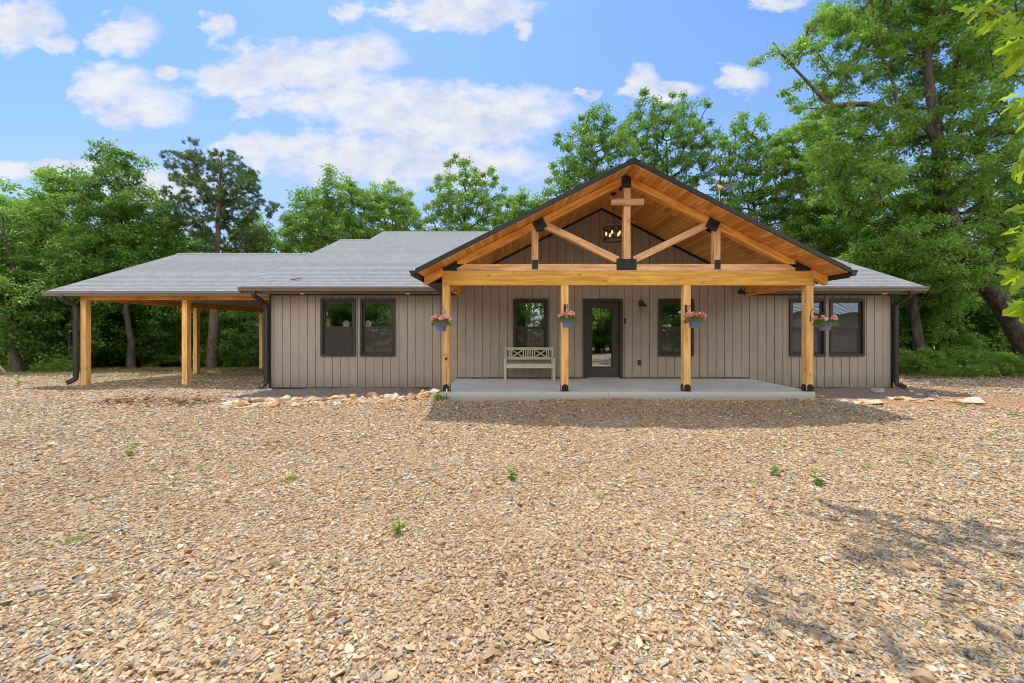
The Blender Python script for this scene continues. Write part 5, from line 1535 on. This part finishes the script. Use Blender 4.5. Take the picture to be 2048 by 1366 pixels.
def gravel():
    rng = np.random.default_rng(12)
    xs = []; ys = []; rs = []
    def zone(y0, y1, dens, med, sig, lo):
        w = 1.36 * y1 + .9
        n = int(dens * 2 * w * (y1 - y0))
        x = rng.uniform(-w, w, n); y = rng.uniform(y0, y1, n)
        k = np.abs(x) < 1.30 * y + .9
        xs.append(x[k]); ys.append(y[k]); rs.append(np.maximum(lo, med * np.exp(rng.normal(0, sig, k.sum()))))
    zone(1.1, 2.4, 8600, .0070, .42, .004)
    zone(2.4, 3.6, 7000, .0073, .40, .004)
    zone(3.6, 5.2, 4600, .0082, .40, .0055)
    zone(5.2, 7.2, 2100, .0108, .38, .0075)
    zone(7.2, 9.4, 1000, .0135, .36, .010)
    zone(9.4, 13.0, 190, .0180, .35, .013)
    rs = [np.minimum(r_, .026) for r_ in rs]
    zone(1.3, 9.0, 10, .019, .2, .015)
    rs = [np.minimum(r_, .030) for r_ in rs]
    for (xa, xb, ya, yb, nn) in ((-26, -6.6, 12.6, 19.5, 26000), (10.4, 22, 9.4, 15.0, 16000)):
        xs.append(rng.uniform(xa, xb, nn)); ys.append(rng.uniform(ya, yb, nn)); rs.append(np.maximum(.012, .018 * np.exp(rng.normal(0, .35, nn))))
    x = np.concatenate(xs); y = np.concatenate(ys); r = np.concatenate(rs)
    clear = ~((x > SX0 - .02) & (x < SX1 + .02) & (y > SY0 - .02)) & ~((x > -6.7) & (x < 10.3) & (y > 9.25)) 
    cr = ((x - 9.9) * .34) ** 2 + ((y - 9.0) * 1.15) ** 2
    clear &= ~((cr < .62) & (rng.uniform(0, 1, len(x)) > .12))
    x, y, r = x[clear], y[clear], r[clear]; n = len(x)
    v0, f0 = ico()
    T = 60
    temp = []
    for _ in range(T):
        p = v0 * 1.15 * (1 + rng.uniform(-.25, .25, (12, 1))) + rng.normal(0, .08, (12, 3))
        for _c in range(7):
            nn = unit(rng.normal(0, 1, (1, 3)))[0]; e = np.maximum(p @ nn - rng.uniform(.30, .68), 0); p = p - e[:, None] * nn
        temp.append(p)
    temp = np.stack(temp)
    k = rng.integers(0, T, n); V = temp[k]
    sc = np.stack([rng.uniform(1.05, 2.1, n), rng.uniform(.8, 1.35, n), rng.uniform(.42, .9, n)], 1) * r[:, None]
    V = V * sc[:, None, :]
    # tilt, then spin
    tl = rng.normal(0, .5, n); ct, st = np.cos(tl)[:, None], np.sin(tl)[:, None]
    V = np.stack([V[:, :, 0], V[:, :, 1] * ct - V[:, :, 2] * st, V[:, :, 1] * st + V[:, :, 2] * ct], 2)
    a = rng.uniform(0, 2 * np.pi, n); ca, sa = np.cos(a)[:, None], np.sin(a)[:, None]
    V = np.stack([V[:, :, 0] * ca - V[:, :, 1] * sa, V[:, :, 0] * sa + V[:, :, 1] * ca, V[:, :, 2]], 2)
    z = ground_h(x, y) + sc[:, 2] * rng.uniform(.15, 1.0, n)
    V = V + np.stack([x, y, z], 1)[:, None, :]
    Fq = (f0[None] + (np.arange(n) * 12)[:, None, None]).reshape(-1, 3)
    side = np.clip((np.abs(x) / (1.0 * y + 1) - .35) * 1.3, 0, 1)
    c1 = rng.choice(len(TONES), n, p=TW); c2 = rng.choice(len(TONES), n, p=TW2)
    c = np.where((rng.uniform(0, 1, n) < side)[:, None], TONES[c2], TONES[c1]) * rng.uniform(.82, 1.12, (n, 1))
    patch = np.sin(.9 * x + .4 * y + .6) * np.sin(.7 * y - .5 * x) + .6 * np.sin(2.3 * x - 1.1 * y + 2) * np.sin(1.9 * y + .8 * x) + .4 * np.sin(5.3 * x + 2.7 * y) * np.sin(4.1 * y - 2.2 * x)
    dirt = np.clip((patch - .5) * .8, 0, .38)[:, None]
    c = c * (1 - dirt) + dirt * np.array([.42, .28, .165]) * rng.uniform(.75, 1.2, (n, 1))
    col = np.ones((n * 12, 4)); col[:, :3] = np.repeat(c, 12, 0)
    me = np_mesh('gravel', V.reshape(-1, 3), Fq, M_STONE, {'tone': ('POINT', 'FLOAT_COLOR', col)})
    tag(place(bpy.data.objects.new('gravel', me)), 'loose tan and grey gravel stones spread over the yard', kind='stuff')
    print('gravel stones', n)


gravel()


def rock_mesh(seed, tone):
    rng = np.random.default_rng(seed)
    bm = bmesh.new(); bmesh.ops.create_icosphere(bm, subdivisions=3, radius=1)
    cuts = [(unit(rng.normal(0, 1, (1, 3)))[0], rng.uniform(.35, .72)) for _ in range(14)]
    for v in bm.verts:
        p = np.array(v.co)
        for nrm, d in cuts:
            e = p @ nrm
            if e > d: p = p - nrm * (e - d)
        v.co = Vector(p * 1.25 + rng.normal(0, .018, 3))
    me = bpy.data.meshes.new('edging_stone'); bm.to_mesh(me); bm.free()
    a = me.attributes.new('tone', 'FLOAT_COLOR', 'POINT')
    arr = np.ones((len(me.vertices), 4), np.float32); arr[:, :3] = np.array(tone) * rng.uniform(.9, 1.08, (len(me.vertices), 1)); a.data.foreach_set('color', arr.ravel())
    me.materials.append(M_STONE); return me


KINDS = [('tan', (.54, .39, .23)), ('cream', (.60, .49, .34)), ('orange', (.58, .33, .14)), ('brown', (.40, .27, .17)), ('grey', (.48, .46, .43)), ('white', (.48, .445, .38))]
ROCKS = {k: [rock_mesh(200 + i * 5 + j, c) for j in range(3)] for i, (k, c) in enumerate(KINDS)}
rr = random.Random(44)


def rock(px, py, w, kind, label, group, flat=.55, grp_z=0.06):
    p = on_ground(px, py, grp_z); x, y = p.x, p.y; z = gz(x, y)
    o = bpy.data.objects.new('edging_stone', rr.choice(ROCKS[kind])); s = w * y / 800 / 1.5
    M = Matrix.Translation((x, y, z + s * flat * .45)) @ Matrix.Rotation(rr.uniform(0, 6.28), 4, 'Z') @ Matrix.Rotation(rr.uniform(-.25, .25), 4, 'X') @ Matrix.Diagonal((s * rr.uniform(.9, 1.15), s * rr.uniform(.65, .9), s * flat, 1))
    return tag(place(o, M), label, 'stone', group)


GL = 'edging stones of the bed left of the porch'
px = 455
while px < 862:
    t = (px - 455) / 407
    for row, n in ((0, 1), (1, 1), (2, 1)):
        k = rr.choices(['tan', 'cream', 'orange', 'brown', 'grey', 'white'], [5, 4, 4, 3, 1, .7])[0]
        py = 809 - 9 * t - row * 4.2 + rr.uniform(-2, 2); w = rr.choice((7, 8, 9, 10, 12, 15, 18)) * rr.uniform(.9, 1.15)
        rock(px + rr.uniform(-4, 4), py, w, k, f'{k} rough stone in the edging row below the left windows', GL, rr.uniform(.5, .8))
    px += rr.uniform(5, 8)
rock(466, 802, 30, 'cream', 'largest flat cream slab at the left end of the edging row', GL, .35)
rock(868, 795, 24, 'white', 'pale slab closing the edging row beside the porch slab', GL, .5)
rock(494, 799, 20, 'white', 'white block near the left end of the edging row', GL, .7)
for q in ((444, 797), (470, 789), (482, 788), (497, 786), (505, 786), (516, 783), (526, 781), (534, 780), (452, 803)):
    rock(q[0], q[1] + 1, rr.uniform(9, 15), 'grey', 'grey stone in the short row running to the left downspout', 'grey stones by the left downspout', .5)
GR = 'stones along the bed right of the porch'
RL = [(1640, 800, 20, 'tan', 'tan flat stone touching the right corner of the porch slab'), (1665, 802, 14, 'brown', 'brown stone between the porch corner and the grey pair'),
      (1688, 801, 20, 'grey', 'grey rounded stone in the gable shadow right of the porch'), (1712, 804, 22, 'grey', 'grey flat stone at the tip of the paired stones right of the porch'),
      (1725, 798, 18, 'orange', 'orange stone behind the pale sunlit slab right of the porch'), (1742, 802, 30, 'cream', 'pale sunlit slab right of the porch'),
      (1775, 793, 16, 'cream', 'upright cream stone below the right windows'), (1795, 794, 18, 'tan', 'tan stone just right of the upright cream one'), (1816, 796, 20, 'tan', 'tan stone midway along the right bed edge'),
      (1838, 800, 12, 'orange', 'small orange stone midway along the right bed edge'), (1860, 797, 16, 'tan', 'tan stone on the clay towards the great oak'), (1902, 801, 18, 'tan', 'low tan stone beside the white slab pair'),
      (1820, 784, 14, 'white', 'white stone in the shade by the right downspout'), (1838, 789, 14, 'grey', 'grey stone in the shade beyond the right downspout'), (1868, 793, 20, 'grey', 'dark stone at the end of the shaded row'),
      (1940, 803, 26, 'white', 'white flat slab, nearer of a pair far right of the porch'), (1956, 801, 24, 'white', 'white flat slab, farther of a pair far right of the porch'),
      (1755, 783, 24, 'grey', 'thin grey slab under the siding of the right wall'), (1890, 790, 12, 'brown', 'brown stone beyond the shaded row'), (1980, 838, 18, 'orange', 'orange-brown stone alone at the far right of the yard')]
for q in RL: rock(q[0], q[1], q[2], q[3], q[4], GR, .42)
LONE = [(1022, 905, 18, 'brown', 'brown rock alone on the gravel before the porch'), (880, 1192 - 100, 20, 'brown', 'brown stone lying on the gravel in the middle of the yard'), (1084, 1283, 34, 'tan', 'long tan stone standing proud of the gravel close to the viewer'),
        (783, 1360, 30, 'tan', 'tan angular stone at the very front of the yard'), (1820, 1130, 26, 'brown', 'brown rock in the leaf shadow'), (308, 936, 14, 'brown', 'dark brown stone left on the sunlit gravel'), (1838, 1350, 38, 'brown', 'brown stone in the near right corner'),
        (318, 1250, 20, 'tan', 'tan stone at the near left of the yard')]
for q in LONE: rock(q[0], q[1], q[2], q[3], q[4], None, .5, 0.0)


def weed_mesh(seed, h, n, sprawl, grass=False):
    rng = np.random.default_rng(seed)
    a = rng.uniform(0, 6.28, n); t = rng.uniform(.05, 1, n)
    if grass:
        P = np.stack([np.cos(a) * sprawl * rng.uniform(0, 1, n), np.sin(a) * sprawl * rng.uniform(0, 1, n), np.zeros(n)], 1)
        D = unit(np.stack([np.cos(a) * .5, np.sin(a) * .5, np.ones(n)], 1) + rng.normal(0, .25, (n, 3))); Ls = h * rng.uniform(.5, 1.1, n); Ws = np.full(n, .006)
    else:
        stem = rng.integers(0, 4, n); ox = np.array([[0, 0], [.5, .3], [-.4, .4], [.1, -.5]])[stem] * sprawl
        P = np.stack([ox[:, 0] * t + rng.normal(0, .008, n), ox[:, 1] * t + rng.normal(0, .008, n), t * h * (1 - .2 * stem)], 1)
        D = unit(np.stack([np.cos(a), np.sin(a), rng.uniform(-.1, .7, n)], 1)); Ls = rng.uniform(.5, 1.1, n) * h * .38; Ws = Ls * .26
    Nn = unit(rng.normal(0, .35, (n, 3)) + [0, 0, 1]) if not grass else unit(rng.normal(0, 1, (n, 3)))
    V, Fq = leaf_quads(P, D, Nn, Ls, Ws)
    return np_mesh('weed', V, Fq, M_WEED, {'tint': ('FACE', 'FLOAT', rng.uniform(.1, 1, n))})


WM = [weed_mesh(1, .16, 48, .07), weed_mesh(2, .20, 34, .05), weed_mesh(3, .09, 34, .11), weed_mesh(4, .10, 90, .13, True), weed_mesh(5, .08, 36, .08)]
WEEDS = [(260, 911, 0, 1.0, 'leafy green weed standing alone on the left gravel'), (1024, 960, 1, .9, 'upright weed on the gravel before the porch middle'), (796, 1070, 1, .75, 'tall spindly weed in the middle foreground'), (358, 874, 2, .8, 'small weed near the left gravel streaks'),
         (404, 937, 2, .9, 'flat weed left of centre on the gravel'), (464, 932, 4, .9, 'tiny weed right of the flat one on the left gravel'), (580, 964, 3, .6, 'grassy tuft on the gravel below the left windows'), (352, 958, 4, .9, 'yellowish low weed on the left gravel'),
         (1197, 990, 2, .8, 'small weed below the second porch post'), (1551, 952, 1, .8, 'spindly weed right of the yard middle'), (1634, 973, 1, .9, 'bright upright weed on the right gravel'), (1732, 940, 4, 1.2, 'round low weed on the right gravel'), (1812, 930, 2, 1.0, 'flat spreading weed on the right gravel'),
         (1990, 874, 2, 1.0, 'weed on the gravel at the far right'), (1858, 928, 4, 1.0, 'yellowish weed farther right on the gravel'), (145, 1080, 3, .4, 'mossy grass tuft at the near left'), (1500, 965, 4, .9, 'faint weed among the right-hand stones'), (1010, 1130, 4, .5, 'tiny sprout between the near stones'),
         (1036, 1122, 4, .5, 'tiny sprout right of its neighbour between the near stones'), (404, 808, 2, 1.0, 'weed beside the left edging row'), (38, 770, 1, 1.2, 'weed on the gravel left of the carport'), (1096, 950, 4, .7, 'small weed right of the upright one'), (1575, 1030, 4, .7, 'pale weed in the right foreground'), (1490, 1055, 4, .6, 'weed in the right middle foreground'), (670, 815, 4, .7, 'green sprout in front of the left edging row')]
rw = random.Random(3)
for i in range(16):
    px, py = rw.choice(((520, 950), (1600, 985), (1150, 975), (350, 930), (1700, 930)))
    WEEDS.append((px + rw.gauss(0, 70), py + rw.gauss(0, 16), rw.choice((2, 4, 4)), rw.uniform(.3, .6), 'tiny green sprig among the loose gravel stones'))
for (px, py, k, s, lab) in WEEDS:
    p = on_ground(px, py); p.z = gz(p.x, p.y)
    o_ = bpy.data.objects.new('weed', WM[k]); tag(place(o_, Matrix.Translation(p) @ Matrix.Rotation(px * .7, 4, 'Z') @ Matrix.Scale(s, 4)), lab, 'weed', 'weeds on the gravel')
for (px, py, s, lab) in ((884, 808, 1.5, 'bright grass tuft at the left corner of the porch slab'), (900, 806, 1.1, 'small grass tuft beside the garden stake'), (1640, 806, .6, 'sparse grass at the right corner of the porch slab'), (1925, 806, .6, 'grass by the white slab pair'), (2030, 823, .7, 'grass at the far right edge of the yard')):
    p = on_ground(px, py, .06); p.z = gz(p.x, p.y)
    o_ = bpy.data.objects.new('grass_tuft', WM[3]); tag(place(o_, Matrix.Translation(p) @ Matrix.Rotation(px * .3, 4, 'Z') @ Matrix.Scale(s, 4)), lab, 'grass')


def litter():
    rng = np.random.default_rng(8)
    n = 5200
    x = np.concatenate([rng.uniform(10.6, 24, n // 2), rng.uniform(-9.2, -6.6, n // 16), rng.uniform(-24, -12, n // 3)])
    y = np.concatenate([14.6 + rng.normal(0, .55, n // 2) + .02 * (x[:n // 2] - 10), rng.normal(8.9, .3, n // 16), rng.normal(18.5, .8, n // 3)])
    m = len(x); P = np.stack([x, y, ground_h(x, y) + .02], 1); a = rng.uniform(0, 6.28, m)
    D = unit(np.stack([np.cos(a), np.sin(a), rng.uniform(-.1, .5, m)], 1)); Nn = unit(rng.normal(0, .5, (m, 3)) + [0, 0, 1]); Ls = rng.uniform(.06, .13, m)
    V, Fq = leaf_quads(P, D, Nn, Ls, Ls * .32)
    mt = leafmat('dry_leaves', [(0.1, (.10, .05, .025)), (.5, (.24, .13, .07)), (1, (.40, .25, .15))], .15, .7, (.4, .2, .08))
    me = np_mesh('leaf_litter', V, Fq, mt, {'tint': ('FACE', 'FLOAT', rng.uniform(0, 1, m))})
    tag(place(bpy.data.objects.new('leaf_litter', me)), 'dry brown leaves drifted along the wood edge', kind='stuff')


litter()


def yard_debris():
    rng = np.random.default_rng(18); n = 420
    x = rng.uniform(-11, 12, n); y = rng.uniform(2, 9.2, n); k = np.abs(x) < 1.3 * y; x, y = x[k], y[k]; n = len(x)
    P = np.stack([x, y, ground_h(x, y) + .022], 1); a = rng.uniform(0, 6.28, n)
    D = unit(np.stack([np.cos(a), np.sin(a), rng.uniform(-.05, .3, n)], 1)); Nn = unit(rng.normal(0, .4, (n, 3)) + [0, 0, 1]); Ls = rng.uniform(.03, .075, n)
    V, Fq = leaf_quads(P, D, Nn, Ls, Ls * .28)
    m2 = 90; x2 = rng.uniform(-8, 9, m2); y2 = rng.uniform(2, 9, m2); a2 = rng.normal(.2, .6, m2)
    P2 = np.stack([x2, y2, ground_h(x2, y2) + .026], 1); D2 = np.stack([np.cos(a2), np.sin(a2), np.zeros(m2)], 1); N2 = np.tile([0, 0, 1.0], (m2, 1)); L2 = rng.uniform(.08, .28, m2)
    Vb, Fb = leaf_quads(P2, D2, N2, L2, np.full(m2, .0045), .8)
    me = np_mesh('dry_leaves', np.concatenate([V, Vb]), np.concatenate([Fq, Fb + len(V)]), leafmat('withered_leaves', [(0.1, (.09, .05, .03)), (.5, (.22, .13, .07)), (1, (.38, .26, .15))], .1, .8, (.4, .2, .08)), {'tint': ('FACE', 'FLOAT', rng.uniform(0, 1, len(V) // 4 + m2))})
    tag(place(bpy.data.objects.new('debris', me)), 'withered leaf bits and straw strewn over the gravel', kind='stuff')
    # thin grass on the far yard and along the wood edge
    m = 6500
    gx = np.concatenate([rng.uniform(-24, -7, m // 2), rng.uniform(11, 24, m // 4), rng.normal(0, 1, m // 4) * 4 - 15]); gy = np.concatenate([rng.uniform(14.5, 21, m // 2), 14.6 + rng.normal(0, .5, m // 4), 18.5 + rng.normal(0, 1, m // 4)])
    keep = (np.sin(gx * 1.3 + gy) * np.sin(gy * 1.7 - gx * .6) > -.1); gx, gy = gx[keep], gy[keep]; m = len(gx)
    P = np.stack([gx, gy, ground_h(gx, gy)], 1); P = np.repeat(P, 5, 0) + rng.normal(0, 1, (m * 5, 3)) * [.06, .06, 0]; n = len(P)
    D = unit(rng.normal(0, .45, (n, 3)) + [0, 0, 1]); Nn = unit(rng.normal(0, 1, (n, 3))); Ls = rng.uniform(.05, .16, n)
    V, Fq = leaf_quads(P, D, Nn, Ls, np.full(n, .007))
    me = np_mesh('grass', V, Fq, leafmat('dry_grass', [(0.1, (.12, .13, .04)), (.5, (.24, .23, .08)), (1, (.36, .32, .14))], .3, .6, (.4, .4, .1)), {'tint': ('FACE', 'FLOAT', rng.uniform(0, 1, n))})
    tag(place(bpy.data.objects.new('grass', me)), 'thin grass at the back of the gravel yard', kind='stuff')


yard_debris()
